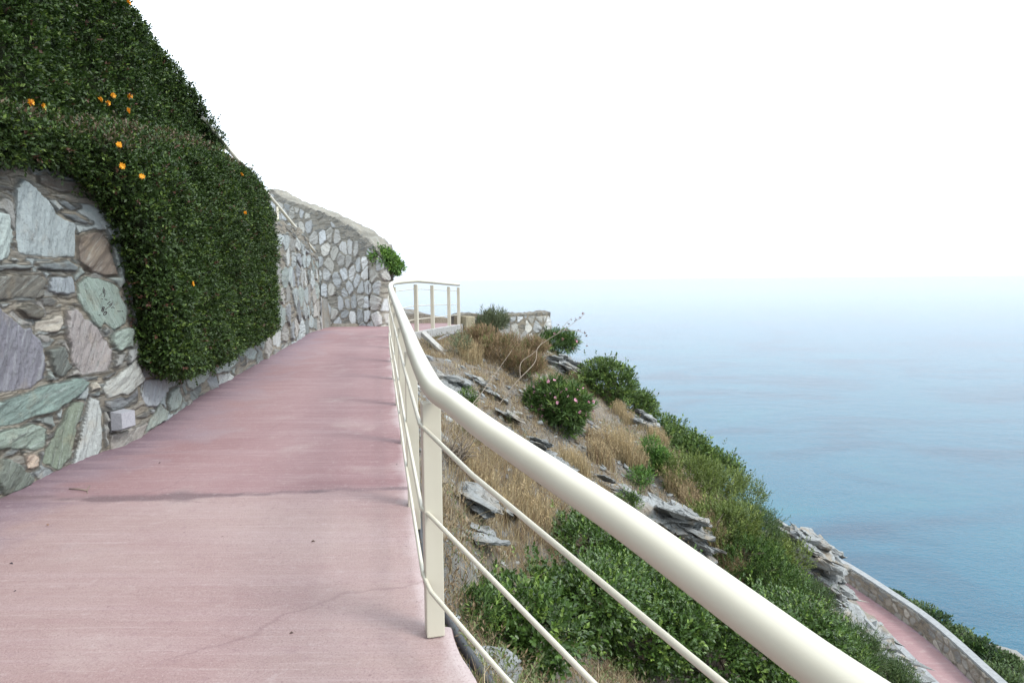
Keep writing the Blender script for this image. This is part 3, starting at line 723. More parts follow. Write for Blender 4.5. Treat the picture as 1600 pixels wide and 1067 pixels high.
SR = np.concatenate([np.arange(0, 6.6, .05), np.arange(6.6, 12.0, .012), np.arange(12.0, W1S[-1], .018)])
o = build_wall('retaining_wall', W1P, W1S, SR, zb1, zt1, .013, .45, +1, rng=rng, cw=.42, ch=.36, hand=hand1, palette=pal1, slatepal=spal, mortar=mort, bgprob=.10,
    slate_mask=lambda S, Z: Z > np.interp(S, W1S, zt1(W1S, W1P[:, 1])) - .20 + .05 * noise(S * 3, S * 0))
tag(o, 'long straight retaining wall of big green and grey slabs on the left of the path, under the hedge', 'wall')
pal2 = np.array([sc(222,226,226), sc(206,208,206), sc(236,228,206), sc(222,214,192), sc(196,200,198), sc(240,238,230), sc(204,198,184)])  # curved wall's pale stones, colours lightened further for the stronger light there
def zt2(S, Y):
    q = [wall_hit(a, b - 3, W2P, W2S) for a, b in [(455, 317), (480, 326), (520, 343), (545, 356), (560, 366), (580, 381), (594, 398), (604, 418)]]
    ss = [q[0][0] - 1.2] + [v[0] for v in q] + [q[-1][0] + .35, q[-1][0] + 1.2, 12]; zz = [q[0][1] + .42] + [v[1] for v in q] + [.12, .05, 0]
    return np.interp(S, ss, zz)
print('W2 len', W2S[-1], [(round(float(np.interp(s, W2S, W2P[:, 0])), 2), round(float(np.interp(s, W2S, W2P[:, 1])), 2)) for s in (2, 4, 5, 6, 6.5, 7)])
o = build_wall('curved_wall', W2P, W2S, np.arange(0, W2S[-1], .022), lambda S, Y: zpath(Y) - .15, zt2, .02, .5, +1, rng=rng, cw=.40, ch=.36, hand=[], palette=pal2, slatepal=np.array([sc(152,144,126), sc(140,134,120), sc(164,156,138), sc(146,144,136)]), mortar=sc(180,170,150), bgprob=.10,
    slate_mask=lambda S, Z: Z > np.interp(S, W2S, zt2(W2S, 0)) - .17 + .06 * noise(S * 3, S * 0), rounded=1.25, gap=.018)
tag(o, 'curved end wall of rounded pale stones with sloping top where the path bends', 'wall')
# low wall beyond the far posts
LW = [(-1.28, 17.0), (-.5, 17.95), (.3, 18.9), (1.0, 19.8), (1.12, 20.2), (1.0, 20.8)]
LS, LP = dense(LW, .05)
o = build_wall('low_wall', LP, LS, np.arange(0, LS[-1], .025), lambda S, Y: -2.0 + 0 * S, lambda S, Y: np.interp(S, [0, 1, 4], [-.86, -.93, -1.01]), .02, .35, +1, rng=rng, cw=.34, ch=.42, hand=[], palette=pal2 * .72, slatepal=np.array([sc(120,112,98), sc(140,130,112), sc(100,96,86)]), mortar=sc(150,136,110), bgprob=.15,
    slate_mask=lambda S, Z: Z > np.interp(S, [0, 1, 4], [-.86, -.93, -1.01]) - .07, gap=.02)
tag(o, 'low stone wall at the end of the far platform, behind the brown grass', 'wall')
mb = MB(); mb.box(Matrix.Translation((-1.20, 17.06, -1.42)) @ Matrix.Rotation(.75, 4, 'Z') @ Matrix.Rotation(.04, 4, 'Y'), .30, .50, 1.02, .03); mb.build('end_stone', M['tan_stone'], o, smooth_=False)
# lower wall by the lower path
LRp = [(q.x, q.y) for q in lowR[:8]][::-1]; LRp = [p_ for p_ in LRp if p_[1] > 8]
QS, QP = dense(LRp, .3)
hW = 1.05
o = build_wall('parapet', QP, QS, np.arange(0, QS[-1], .05), lambda S, Y: LOWZ - .1 + 0 * S, lambda S, Y: LOWZ + .85 + 0 * S, .05, .42, -1, rng=rng, cw=.6, ch=.45, hand=[], palette=np.array([sc(170,150,120), sc(150,140,122), sc(130,125,115), sc(180,166,140)]), slatepal=np.array([sc(110,100,86), sc(130,118,98)]), mortar=sc(140,124,98), bgprob=.2, gap=.03)
tag(o, 'brown stone parapet with pale coping along the lower pink path above the sea', 'wall')
par = o
def strip(name, PL, PR, z, thick, mat, parent=None):
    n = len(PL); V = [(x, y, z) for x, y in PL] + [(x, y, z) for x, y in PR] + [(x, y, z - thick) for x, y in PL] + [(x, y, z - thick) for x, y in PR]
    F = []
    for i in range(n - 1):
        F += [(i, i + n, i + n + 1, i + 1), (i, i + 1, i + 2 * n + 1, i + 2 * n), (i + n, i + 3 * n, i + 3 * n + 1, i + n + 1), (i + 2 * n, i + 2 * n + 1, i + 3 * n + 1, i + 3 * n)]
    F += [(0, 2 * n, 3 * n, n), (n - 1, 2 * n - 1, 4 * n - 1, 3 * n - 1)]
    return mesh(name, V, faces=F, mat=mat, parent=parent)
def offset(P_, d):
    P_ = np.array(P_); t_ = np.gradient(P_, axis=0); t_ /= np.linalg.norm(t_, axis=1)[:, None]
    return np.stack([P_[:, 0] + t_[:, 1] * d, P_[:, 1] - t_[:, 0] * d], 1)
strip('coping', offset(QP, -.0 + .07), offset(QP, .46), LOWZ + .96, .10, M['coping'], parent=par)
LLp = [(q.x, q.y) for q in lowL][::-1]; LLp = [p_ for p_ in LLp if p_[1] > 8]
PS_, PP_ = dense(LLp, .4); nL = len(PP_)
QP2 = np.stack([np.interp(np.linspace(0, 1, nL), np.linspace(0, 1, len(QP)), QP[:, k]) for k in (0, 1)], 1)
mid_ = [PP_ * (1 - f) + QP2 * f for f in np.linspace(0, 1, 8)]
V = np.stack(mid_, 1).reshape(-1, 2); V = np.concatenate([V, np.full((len(V), 1), LOWZ)], 1)
o = mesh('lower_path', V, grid_faces(nL, 8), mat=M['pink_concrete'], attrs={'wall': np.tile([0, 0, 0, 0, 0, 0, .2, .6], nL), 'edge': np.tile([.9, .4, 0, 0, 0, 0, 0, 0], nL), 'joint': np.zeros(nL * 8)}); tag(o, kind='structure')
o = strip('lower_kerb', offset(PP_, -.34), offset(PP_, 0.0), LOWZ + .16, .4, M['coping']); tag(o, kind='structure')

# ------------------------------------------------------------------ foliage tools
def unit(v): return v / (np.linalg.norm(v, axis=-1, keepdims=True) + 1e-9)
def leaves(P, D, Nn, ln, wd, curl=.15):
    """one folded leaf per row: P base, D axis, Nn rough normal"""
    D = unit(D); S_ = unit(np.cross(D, Nn)); U_ = np.cross(S_, D)
    ln = np.asarray(ln)[:, None]; wd = np.asarray(wd)[:, None]
    a = P; b = P + D * ln * .45 + S_ * wd * .5 + U_ * ln * curl * .5; c = P + D * ln - U_ * ln * curl * .2; d = P + D * ln * .45 - S_ * wd * .5 + U_ * ln * curl * .5
    m = P + D * ln * .5
    V = np.stack([a, b, c, d], 1).reshape(-1, 3); n = len(P); i = np.arange(n)[:, None] * 4
    T = np.concatenate([i + np.array([[0, 1, 2]]), i + np.array([[0, 2, 3]])]); return V, T
def sprigs(base, dirn, rng, k, ln, wd, twig, spread=.9):
    """k leaves round each twig"""
    n = len(base); dirn = unit(dirn)
    f = np.linspace(.15, 1.0, k)[None, :, None]
    Pt = (base[:, None] + dirn[:, None] * twig * f).reshape(-1, 3)
    rnd = rng.normal(size=(n, k, 3)); rd = rnd - (rnd * dirn[:, None]).sum(-1, keepdims=True) * dirn[:, None]
    D = unit(dirn[:, None] * (.35 + .7 * f) + unit(rd) * spread * (1.25 - .6 * f)).reshape(-1, 3)
    Nn = unit(np.repeat(dirn, k, 0) * .8 + np.array([0, 0, .7]) + rng.normal(size=(n * k, 3)) * .35)
    l = ln * rng.uniform(.65, 1.2, n * k); return leaves(Pt, D, Nn, l, wd * l / ln) + (np.repeat(np.arange(n), k),)
def leafcol(n, rng, base, alt, young, py=.12, sid=None, ns=None):
    base, alt, young = map(np.array, (base, alt, young))
    f = rng.random(n)[:, None]; c = base * f + alt * (1 - f)
    if ns is not None:
        g = rng.random(ns); sp_ = (g < py)[sid][:, None]; tone = rng.uniform(.65, 1.35, ns)[sid][:, None]
        c = np.where(sp_, young * rng.uniform(.8, 1.15, n)[:, None], c * tone)
    return np.repeat(np.clip(c * rng.uniform(.8, 1.2, n)[:, None], 0, 1), 4, 0)
GREENS = {
 'brow':   ((.085,.140,.026), (.055,.095,.022), (.18,.25,.05)),
 'hedge':  ((.044,.080,.014), (.024,.048,.010), (.110,.165,.028)),
 'dark':   ((.030,.066,.016), (.020,.044,.014), (.085,.15,.03)),
 'lentisk':((.066,.120,.022), (.042,.082,.018), (.155,.235,.045)),
 'olive':  ((.125,.165,.034), (.082,.115,.027), (.21,.25,.06)),
 'fresh':  ((.075,.165,.022), (.05,.115,.02), (.14,.25,.04)),
 'juniper':((.070,.110,.034), (.050,.085,.028), (.12,.165,.05)),
 'oleander':((.078,.14,.030),(.050,.095,.024), (.15,.22,.05)),
 'brown':  ((.31,.215,.12), (.23,.165,.095), (.17,.20,.07)),
 'greygreen':((.16,.18,.10),(.11,.14,.07),(.2,.22,.12)),
}
def blob_surface(rng, centers, radii, n):
    """points and outward normals on a union of ellipsoids, lower inner ones dropped"""
    k = rng.integers(0, len(centers), n * 2); d = unit(rng.normal(size=(n * 2, 3)))
    depth = 1 - np.abs(rng.normal(0, .11, n * 2)) - (rng.random(n * 2) < .15) * rng.uniform(0, .4, n * 2)
    P = centers[k] + d * radii[k] * depth[:, None]; Nn = unit(d / radii[k])
    keep = np.ones(len(P), bool)
    for c, r in zip(centers, radii):
        q = (((P - c) / r) ** 2).sum(1); keep &= ~(q < .45)
    idx = np.where(keep)[0][:n]; return P[idx], Nn[idx]
def bush(name, label, cat, pos, size, seed, kind='lentisk', nsp=1500, k=7, ln=.03, wd=.015, twig=.09, lumps=12, group=None, tilt=(0, 0), flat=.75, up=.5, flowers=None, mat='leaf', py=.14, wild=.25, stems=4, spread=.9):
    rng = np.random.default_rng(seed); pos = Vector(pos)
    root = empty(name, pos); tag(root, label, cat, group)
    sx, sy, sz = size
    d = unit(rng.normal(size=(lumps, 3))); d[:, 2] = np.abs(d[:, 2]) * .9
    c = d * np.array([sx, sy, sz]) * rng.uniform(.35, .72, (lumps, 1)); c[0] = 0
    r = np.array([sx, sy, sz * .9]) * rng.uniform(.22, .50, (lumps, 1)); r[0] = np.array([sx, sy, sz]) * .55
    c[:, 2] += sz * .30 + c[:, 0] * tilt[0] + c[:, 1] * tilt[1]
    c += np.array(pos)
    P, Nn = blob_surface(rng, c, r, nsp)
    P = P + Nn * (.12 * min(size) * fbm(P[:, 0] * 3 / max(size), P[:, 1] * 3 / max(size), P[:, 2] * 3 / max(size), seed, 3))[:, None]
    stray = (rng.random(len(P)) < .10) * rng.uniform(0, .30, len(P)) * min(size); P = P + (Nn + [0, 0, .4]) * stray[:, None]
    D = unit(Nn + np.array([0, 0, up]) + rng.normal(size=P.shape) * wild)
    V, T, sid = sprigs(P, D, rng, k, ln, wd, twig, spread)
    C = leafcol(len(sid), rng, *GREENS[kind], py=py, sid=sid, ns=len(P))
    mesh('foliage', V, T=T, mat=M[mat], parent=root, col=C)
    # branches inside
    mb = MB(); rr = random.Random(seed)
    for i in range(min(stems, lumps)):
        a = pos + Vector((rr.uniform(-.08, .08), rr.uniform(-.08, .08), -.25)); b = Vector(c[(i * 3) % lumps])
        m1 = a.lerp(b, .5) + Vector((rr.uniform(-.1, .1), rr.uniform(-.1, .1), .05)) * sx; mb.tube(catmull([a, m1, b], 4), list(np.linspace(.022, .008, 9) * (max(size) * .8 + .3)), 6)
        for q in range(5):
            e = m1.lerp(b, rr.random()); f_ = e + Vector((rr.uniform(-1, 1) * sx, rr.uniform(-1, 1) * sy, rr.uniform(.1, 1) * sz)) * .5; mb.tube([e, f_], [.007, .003], 5)
    mb.build('stem', M['bark'], root)
    if flowers:
        n, colr, sz_ = flowers; P2, N2 = blob_surface(rng, c, r * 1.03, n * 3)
        vis = P2[(N2[:, 1] < .3) & (N2[:, 2] > -.3)][:n]; N2 = N2[(N2[:, 1] < .3) & (N2[:, 2] > -.3)][:n]
        for p_, n_ in zip(vis, N2):
            flower(root, Vector(p_) + Vector(n_) * (twig * 1.0), Vector(n_), colr, sz_, rng)
    return root
def flower(root, p, n, colr, size, rng, heads=4):
    """a small head of five-petalled blossoms, one mesh"""
    P = []; D = []; Nn = []
    for h in range(heads):
        o = np.array(p) + unit(rng.normal(size=3)) * size * .28 * (h > 0); ax = unit(np.array(n) + rng.normal(size=3) * .3)
        s = unit(np.cross(ax, rng.normal(size=3))); u = np.cross(ax, s)
        for q in range(5):
            a = 2 * math.pi * q / 5; P.append(o); D.append(s * math.cos(a) + u * math.sin(a) + ax * .35); Nn.append(ax)
    V, T = leaves(np.array(P), np.array(D), np.array(Nn), np.full(len(P), size * .55), np.full(len(P), size * .5))
    C = np.repeat(np.array(colr) * rng.uniform(.85, 1.15, (len(P), 1)), 4, 0)
    return mesh('flower', V, T=T, mat=M['petal'], parent=root, col=np.clip(C, 0, 1))

# ------------------------------------------------------------------ hedges
def hedge(name, label, PS, Pn, nlen, prof, outline, rng, seed, density, ln, wd, kind='hedge', py=.10, bumpy=.09):
    """prof(s)-> polyline of (offset out of wall, z); leaves over the swept skin, a dark sheet inside painted as shade"""
    root = empty(name, tuple(outline)); tag(root, label, 'hedge')
    ns = 140; S = np.linspace(PS[0], PS[1], ns); nv = 60
    X = np.interp(S, Pn[0], Pn[1][:, 0]); Y = np.interp(S, Pn[0], Pn[1][:, 1])
    tx, ty = np.gradient(X), np.gradient(Y); l = np.hypot(tx, ty); nx, ny = ty / l, -tx / l
    G = np.zeros((ns, nv, 3))
    for i, s in enumerate(S):
        pr = np.array(prof(s)); cu = np.concatenate([[0], np.cumsum(np.linalg.norm(np.diff(pr, axis=0), axis=1))]); q = np.linspace(0, cu[-1], nv)
        of = np.interp(q, cu, pr[:, 0]); z = np.interp(q, cu, pr[:, 1])
        G[i, :, 0] = X[i] + nx[i] * of; G[i, :, 1] = Y[i] + ny[i] * of; G[i, :, 2] = z
    du = np.gradient(G, axis=0); dv = np.gradient(G, axis=1); Nm = unit(np.cross(du, dv)); 
    area = np.linalg.norm(np.cross(du, dv), axis=-1)
    # orientation: outward = away from wall/up
    ref = np.stack([np.broadcast_to(nx[:, None], (ns, nv)), np.broadcast_to(ny[:, None], (ns, nv)), np.full((ns, nv), .8)], -1)
    Nm = Nm * np.sign(np.median((Nm * ref).sum(-1)))
    disp = bumpy * fbm(G[..., 0] * 1.7, G[..., 1] * 1.7, G[..., 2] * 1.7, seed, 4) + bumpy * .6 * fbm(G[..., 0] * 6, G[..., 1] * 6, G[..., 2] * 6, seed + 3, 3)
    Gs = G + Nm * disp[..., None]
    mesh('shade_core', (Gs - Nm * .075).reshape(-1, 3), grid_faces(ns, nv), mat=M['inner_shade'], parent=root, smooth_=True)  # near-black sheet under the leaves, paints the shade inside the hedge
    n = int(area.sum() * density); pr_ = area.ravel() / area.sum(); idx = rng.choice(ns * nv, n, p=pr_)
    ii, jj = idx // nv, idx % nv; fi, fj = rng.random(n), rng.random(n)
    i2 = np.minimum(ii + 1, ns - 1); j2 = np.minimum(jj + 1, nv - 1)
    P = Gs[ii, jj] * ((1 - fi) * (1 - fj))[:, None] + Gs[i2, jj] * (fi * (1 - fj))[:, None] + Gs[ii, j2] * ((1 - fi) * fj)[:, None] + Gs[i2, j2] * (fi * fj)[:, None]
    Nn = Nm[ii, jj]
    cl = fbm(P[:, 0] * 11, P[:, 1] * 11, P[:, 2] * 11, seed + 5, 2)
    P = P + Nn * (.030 * cl + rng.normal(0, .020, n) - .03)[:, None]
    strays = rng.random(n) < .012; P = P + Nn * (strays * rng.uniform(.02, .10, n))[:, None]
    D = unit(Nn * .7 + np.array([0, 0, .45]) + rng.normal(size=P.shape) * .45)
    V, T, sid = sprigs(P, D, rng, 6, ln, wd, ln * 1.9, .95)
    C = leafcol(len(sid), rng, *GREENS[kind], py=py, sid=sid, ns=len(P))
    red = np.repeat((rng.random(len(P)) < .02)[sid], 4); C = np.where(red[:, None], np.array([.11, .05, .03]) * rng.uniform(.5, 1.2, (len(C), 1)), C)
    if py > .09:
        g_ = np.repeat(((Nn[:, 2] > .55) & (rng.random(len(P)) < .28))[sid], 4); C = np.where(g_[:, None], np.array([.13, .095, .055]) * rng.uniform(.6, 1.3, (len(C), 1)), C)
    mesh('foliage', V, T=T, mat=M['leaf'], parent=root, col=C)
    return root, Gs, Nm
rngh = np.random.default_rng(21)
def foot_z(px, py, WP=W1P, WS=W1S):
    q = wall_hit(px, py, WP, WS); return q
LB = [(-60, 250), (0, 252), (60, 262), (110, 285), (150, 335), (175, 385), (190, 440), (203, 515), (216, 580)]
BB = [(240, 592), (290, 575), (340, 555), (390, 528), (424, 500)]
hb = [foot_z(*q) for q in LB + BB]; hbS = np.array([q[0] for q in hb]); hbZ = np.array([q[1] for q in hb])
od = np.argsort(hbS); hbS, hbZ = hbS[od], hbZ[od]
S_END = float(np.interp(9.75, W1P[:, 1], W1S))
print('hedge', np.round(hbS, 2), np.round(hbZ, 2), S_END)
def w1top(s): return float(np.interp(s, W1S, zt1(W1S, W1P[:, 1])))
def y_of(s): return float(np.interp(s, W1S, W1P[:, 1]))
def crest(y): return float(np.interp(y, [2, 5, 5.8, 7.3, 8.4, 9.0, 9.5, 10], [1.02, 1.12, 1.22, 1.42, 1.46, 1.38, 1.22, 1.05]))
def low_prof(s):
    zb = float(np.interp(s, hbS, hbZ)); zt = crest(y_of(s)); y = y_of(s)
    e = 1 - smooth(S_END - .30, S_END, np.array(s)); e = float(e)
    o = .30 * (.35 + .65 * e); f = min(1, max(.15, (zt - zb) / .6)); o *= f
    o = max(o, .06)
    return [(.0, zb + .05), (o * .7, zb), (o * .95, zb + .07), (o * 1.05, zb + (zt - zb) * .35), (o * 1.05, zb + (zt - zb) * .75), (o * .75, zt - .09), (o * .3, zt - .01), (-.2, zt + .05), (-.6, zt + .07), (-1.15, zt + .02), (-1.2, zt - .5)]
hl, GL, NL = hedge('hedge', 'dark green clipped hedge with orange flowers draped over the stone wall, the lower one', (1.2, S_END), (W1S, W1P), 0, low_prof, (wb[3].x, wb[3].y, float(zpath(wb[3].y)) + .4), rngh, 5, 2300, .030, .017)
def up_prof(s):
    y = y_of(s); zb = crest(y) - .15
    zt = float(np.interp(y, [2, 5, 8.4, 9.9, 10.8, 11.4], [5.4, 4.8, 3.62, 3.14, 2.72, 2.3]))
    k = .20 * float(smooth(9.0, 10.5, np.array(y)))
    return [(-1.02, zb - .3), (-.95, zb + .15), (-1.0, zb + (zt - zb) * .4), (-1.04, zb + (zt - zb) * .75), (-1.12 + k, zt - .15), (-1.26 + k, zt - .02), (-1.8, zt), (-2.3, zt - .1), (-2.35, zb)]
S_UP = float(np.interp(11.3, W1P[:, 1], W1S))
hu, GU, NU = hedge('hedge', 'tall dark green hedge rising behind the lower one to the upper left corner', (2.2, S_UP), (W1S, W1P), 0, up_prof, (-4.6, 7.5, 1.2), rngh, 15, 1000, .041, .023, bumpy=.20, py=.085)
def nearest_on(G, Nm, px, py):
    """grid node of the hedge skin seen nearest to this direction"""
    d = ray(px, py); dd = np.array([d.x, 1, d.z]); q = G.reshape(-1, 3); r = q / q[:, 1:2] - dd; e = np.hypot(r[:, 0], r[:, 2]); c = np.where(e < .012)[0]
    k = c[q[c, 1].argmin()] if len(c) else e.argmin(); return Vector(q[k]), Vector(Nm.reshape(-1, 3)[k])
for (G_, N_, r_, lst, szz) in ((GU, NU, hu, [(42, 153), (55, 166), (147, 148), (170, 146), (160, 158), (186, 169), (196, 148), (197, 7)], .042), (GL, NL, hl, [(190, 240), (179, 262), (220, 275), (375, 272), (383, 330), (296, 440)], .03)):
    for q in lst:
        p_, n_ = nearest_on(G_, N_, *q); flower(r_, p_ + n_ * .07, n_, (.78, .36, .02), szz * 1.25, rngh, 6)

# stairs and their handrail behind the hedge
st_line = [at(316, 184, 10.7), at(321, 190, 10.8), at(365, 243, 11.6), at(430, 317, 12.8), at(492, 394, 14.45)]
mb = MB(); mb.tube(catmull(st_line, 6), .03, 14)
r_ = empty('stair_handrail', (st_line[2].x, st_line[2].y, gz(st_line[2].x, st_line[2].y))); tag(r_, 'sloping cream handrail descending behind the hedge to the stone wall top', 'handrail')
mb.build('rail', M['cream'], r_)
steps = MB()
for i in range(16):
    f = i / 15; y = 10.0 + 4.6 * f; zr = float(np.interp(y, [q.y for q in st_line], [q.z for q in st_line])); xr = float(np.interp(y, [q.y for q in st_line], [q.x for q in st_line]))
    steps.box(Matrix.Translation((xr - .45, y, zr - .95 - .6)), .95, .34, 1.2, .01)
o = steps.build('steps', M['grey_concrete'], smooth_=False); tag(o, kind='structure')
for f in (.24, .62, .9):
    y = 10.3 + 4.15 * f; zr = float(np.interp(y, [q.y for q in st_line], [q.z for q in st_line])); xr = float(np.interp(y, [q.y for q in st_line], [q.x for q in st_line]))
    mb = MB(); mb.tube([(xr, y, zr), (xr, y, zr - 1.0)], .02, 10); mb.build('post', M['cream'], r_)

# green creeper over the right end of the curved wall
cp = at(606, 408, 16.6)
bush('creeper', 'bright green creeper spilling over the top right end of the curved wall', 'shrub', (cp.x, cp.y, cp.z - .15), (.40, .58, .19), 31, 'fresh', nsp=2000, ln=.06, wd=.035, twig=.14, lumps=12, up=.3, py=.3, stems=2, tilt=(-1.15, 0))

# ------------------------------------------------------------------ hillside shrubs (centre pixel, distance found on the ground)
def gp(px, py, dmin=0):
    q = ground(px, py, dmin); return q
def shrub(px, py, size, seed, label, dmin=0, lift=0.0, cat='bush', name='bush', **kw):
    q = gp(px, py, dmin)
    if q is None: print('MISS', label); return
    print(label[:40], [round(v, 2) for v in q], 'd')
    return bush(name, label, cat, (q.x, q.y, q.z + lift), size, seed, **kw)
# --- shrubs nearest the railing, thick lentisk
def two(*a): return a
LSH = dict(kind='lentisk', mat='glossy_leaf', cat='bush', name='lentisk_bush', group='lentisk bushes below the near handrail', ln=.040, wd=.022, twig=.10, up=.35, k=8)
shrub(905, 985, (.66, .62, .48), 101, 'glossy dark green bush nearest the lowest railing bar, left in the near thicket', nsp=3800, lumps=14, **LSH)
shrub(1010, 1020, (.68, .62, .46), 102, 'glossy green bush seen between the lower bars, in the middle of the near thicket', nsp=3600, lumps=14, **LSH)
shrub(930, 905, (.62, .6, .42), 103, 'green bush at the upper edge of the near thicket, below the straw-coloured grass', nsp=3000, lumps=12, **LSH)
shrub(1120, 1045, (.75, .7, .50), 104, 'green bush directly under the thick part of the handrail', nsp=3400, lumps=14, **LSH)
shrub(1230, 1035, (.80, .75, .50), 105, 'leafy green bush just right of the thick handrail at the lower frame edge', nsp=3600, lumps=14, **LSH)
shrub(800, 1010, (.34, .4, .26), 106, 'small ragged green bush close to the black hose', nsp=1100, lumps=8, **LSH)
shrub(1060, 960, (.7, .6, .42), 107, 'green bush behind the handrail between the near thicket and the olive bushes', nsp=2600, lumps=12, **LSH)
# --- oleanders
shrub(872, 668, (.58, .50, .60), 111, 'rounded oleander bush with many pink flowers in the middle of the slope', cat='oleander', name='oleander', kind='oleander', nsp=1500, k=9, ln=.105, wd=.019, twig=.15, lumps=12, up=.75, flowers=(70, (.70, .36, .46), .046), spread=.75)
shrub(868, 548, (.62, .5, .42), 112, 'smaller oleander with few pink flowers in front of the low stone wall', cat='oleander', name='oleander', kind='oleander', nsp=700, k=8, ln=.12, wd=.022, twig=.17, lumps=12, up=.7, flowers=(8, (.72, .34, .45), .06), spread=.8, wild=.4)
# --- tall fennel-like plant and dry brown shrubs under the low wall
shrub(766, 530, (.36, .35, .40), 113, 'feathery green plant standing above the brown shrubs by the low wall', cat='plant', name='green_broom', kind='greygreen', nsp=420, k=8, ln=.13, wd=.010, twig=.24, lumps=8, up=1.6, lift=.12, spread=.5)
for i, (a, b, s_, lb) in enumerate([(748, 548, .46, 'rust-brown dry shrub next to the last railing post'), (785, 565, .52, 'rust-brown dry shrub below the low stone wall'), (815, 588, .42, 'rust-brown dry shrub touching the flowering oleander'), (832, 560, .42, 'tangled brown and green shrub between the two oleanders')]):
    shrub(a, b, (s_, s_ * .8, s_ * .62), 120 + i, lb, cat='dry shrub', name='dry_shrub', kind='brown', nsp=900, k=7, ln=.065, wd=.010, twig=.20, lumps=9, up=1.5, mat='straw', group='dry brown shrubs under the low wall', spread=.6)
# --- evergreen bushes on the brow against the sea
BR = dict(kind='brow', cat='bush', name='evergreen_bush', group='evergreen bushes along the brow', up=.6, ln=.058, wd=.032, twig=.15, k=8, lumps=12)
def brow(px, py, size, seed, label, back=.6, **kw):
    """stands just behind the brow seen at this direction: first hit of the slope, then one step outward"""
    q = ground(px, py); pp = py
    while q is None or q.y > 19: pp += 4; q = ground(px, pp)
    x, y = q.x + back * .8, q.y + back * .5
    print(label[:30], round(q.x, 2), round(q.y, 2), round(q.z, 2))
    return bush(kw.pop('name'), label, kw.pop('cat'), (x, y, gz(x, y)), size, seed, **kw)
brow(912, 606, (.70, .6, .66), 131, 'dark evergreen bush highest on the brow, right of the grey boulder', nsp=1500, **BR)
brow(958, 626, (.78, .6, .66), 132, 'dark evergreen bush on the brow, second from the top', nsp=1500, **BR)
brow(1002, 650, (.62, .6, .60), 133, 'dark evergreen bush on the brow above the split rock', nsp=1000, **BR)
brow(1078, 712, (.78, .6, .56), 134, 'dark round evergreen bush on the brow beyond the bright green one', nsp=1500, **BR)
brow(932, 598, (.55, .6, .50), 137, 'dark evergreen bush between the two highest ones on the brow', nsp=1100, back=1.3, **BR)
brow(985, 640, (.50, .6, .50), 138, 'evergreen bush on the brow, wedged behind the split rock', nsp=1100, back=1.0, **BR)
brow(1040, 688, (.5, .55, .46), 139, 'evergreen bush on the brow between the split rock and the round bush', nsp=1100, back=.7, **BR)
shrub(1022, 735, (.30, .3, .38), 135, 'small bright green bush among the straw-coloured grass', kind='fresh', nsp=700, k=8, ln=.05, wd=.014, twig=.13, up=1.1, lumps=8)
shrub(1000, 760, (.20, .2, .22), 136, 'tiny bright green bush beside the stony ridge', kind='fresh', nsp=260, k=7, ln=.045, wd=.013, twig=.11, up=1.1, lumps=6)
# --- the long olive-green thicket
OG = dict(cat='bush', name='broom_bush', group='olive-green bushes down the right side of the slope', up=1.1, wild=.3, k=8, lumps=14, spread=.6)
OL = [(1085, 775, .62, 'olive', 'yellowish olive bush at the top of the long thicket'), (1135, 790, .66, 'olive', 'olive bush outlined against the sea, just below the round evergreen'), (1120, 850, .62, 'olive', 'olive bush beside the tall straw grass'),
      (1172, 850, .62, 'juniper', 'dark olive bush at the widest part of the thicket, against the sea'), (1165, 900, .62, 'lentisk', 'mid-green bush in the middle of the long thicket'), (1212, 900, .52, 'olive', 'olive bush left of the grey crag'),
      (1215, 955, .60, 'lentisk', 'mid-green bush in the lower thicket beside the handrail'), (1248, 960, .46, 'juniper', 'dark bush below the grey crag by the lower path'), (1283, 1010, .44, 'juniper', 'greyish dark bush above the lower path'),
      (1328, 1040, .44, 'juniper', 'dark feathery bush nearest the pale kerb of the lower path'), (1290, 1058, .5, 'lentisk', 'fresh green bush at the bottom edge right of the handrail'), (1385, 1085, .40, 'juniper', 'last small bush at the bottom edge against the lower path')]
for i, (a, b, s_, kd, lb) in enumerate(OL):
    shrub(a, b, (s_, s_, s_ * .78), 140 + i, lb, kind=kd, nsp=1700, ln=.042 if kd != 'juniper' else .036, wd=.015 if kd != 'juniper' else .010, twig=.15, **OG)
# --- small greenery by the rails
for i, (a, b, s_, lb) in enumerate([(718, 555, .24, 'grey-green weed tuft under the far railing posts'), (740, 690, .16, 'small green weed behind the near post'), (755, 985, .15, 'small green weed beside the black hose'), (720, 640, .16, 'green weed tuft just right of the handrail bend'), (925, 830, .18, 'green and rusty weed below the stony ridge'), (985, 800, .16, 'reddish weed on the stony ridge')]):
    shrub(a, b, (s_, s_, s_ * 1.1), 160 + i, lb, cat='weed', name='weed', kind='greygreen' if i in (0, 4) else 'lentisk', nsp=170, k=6, ln=.05, wd=.012, twig=.10, up=1.2, lumps=5, stems=1, group='weeds on the slope')
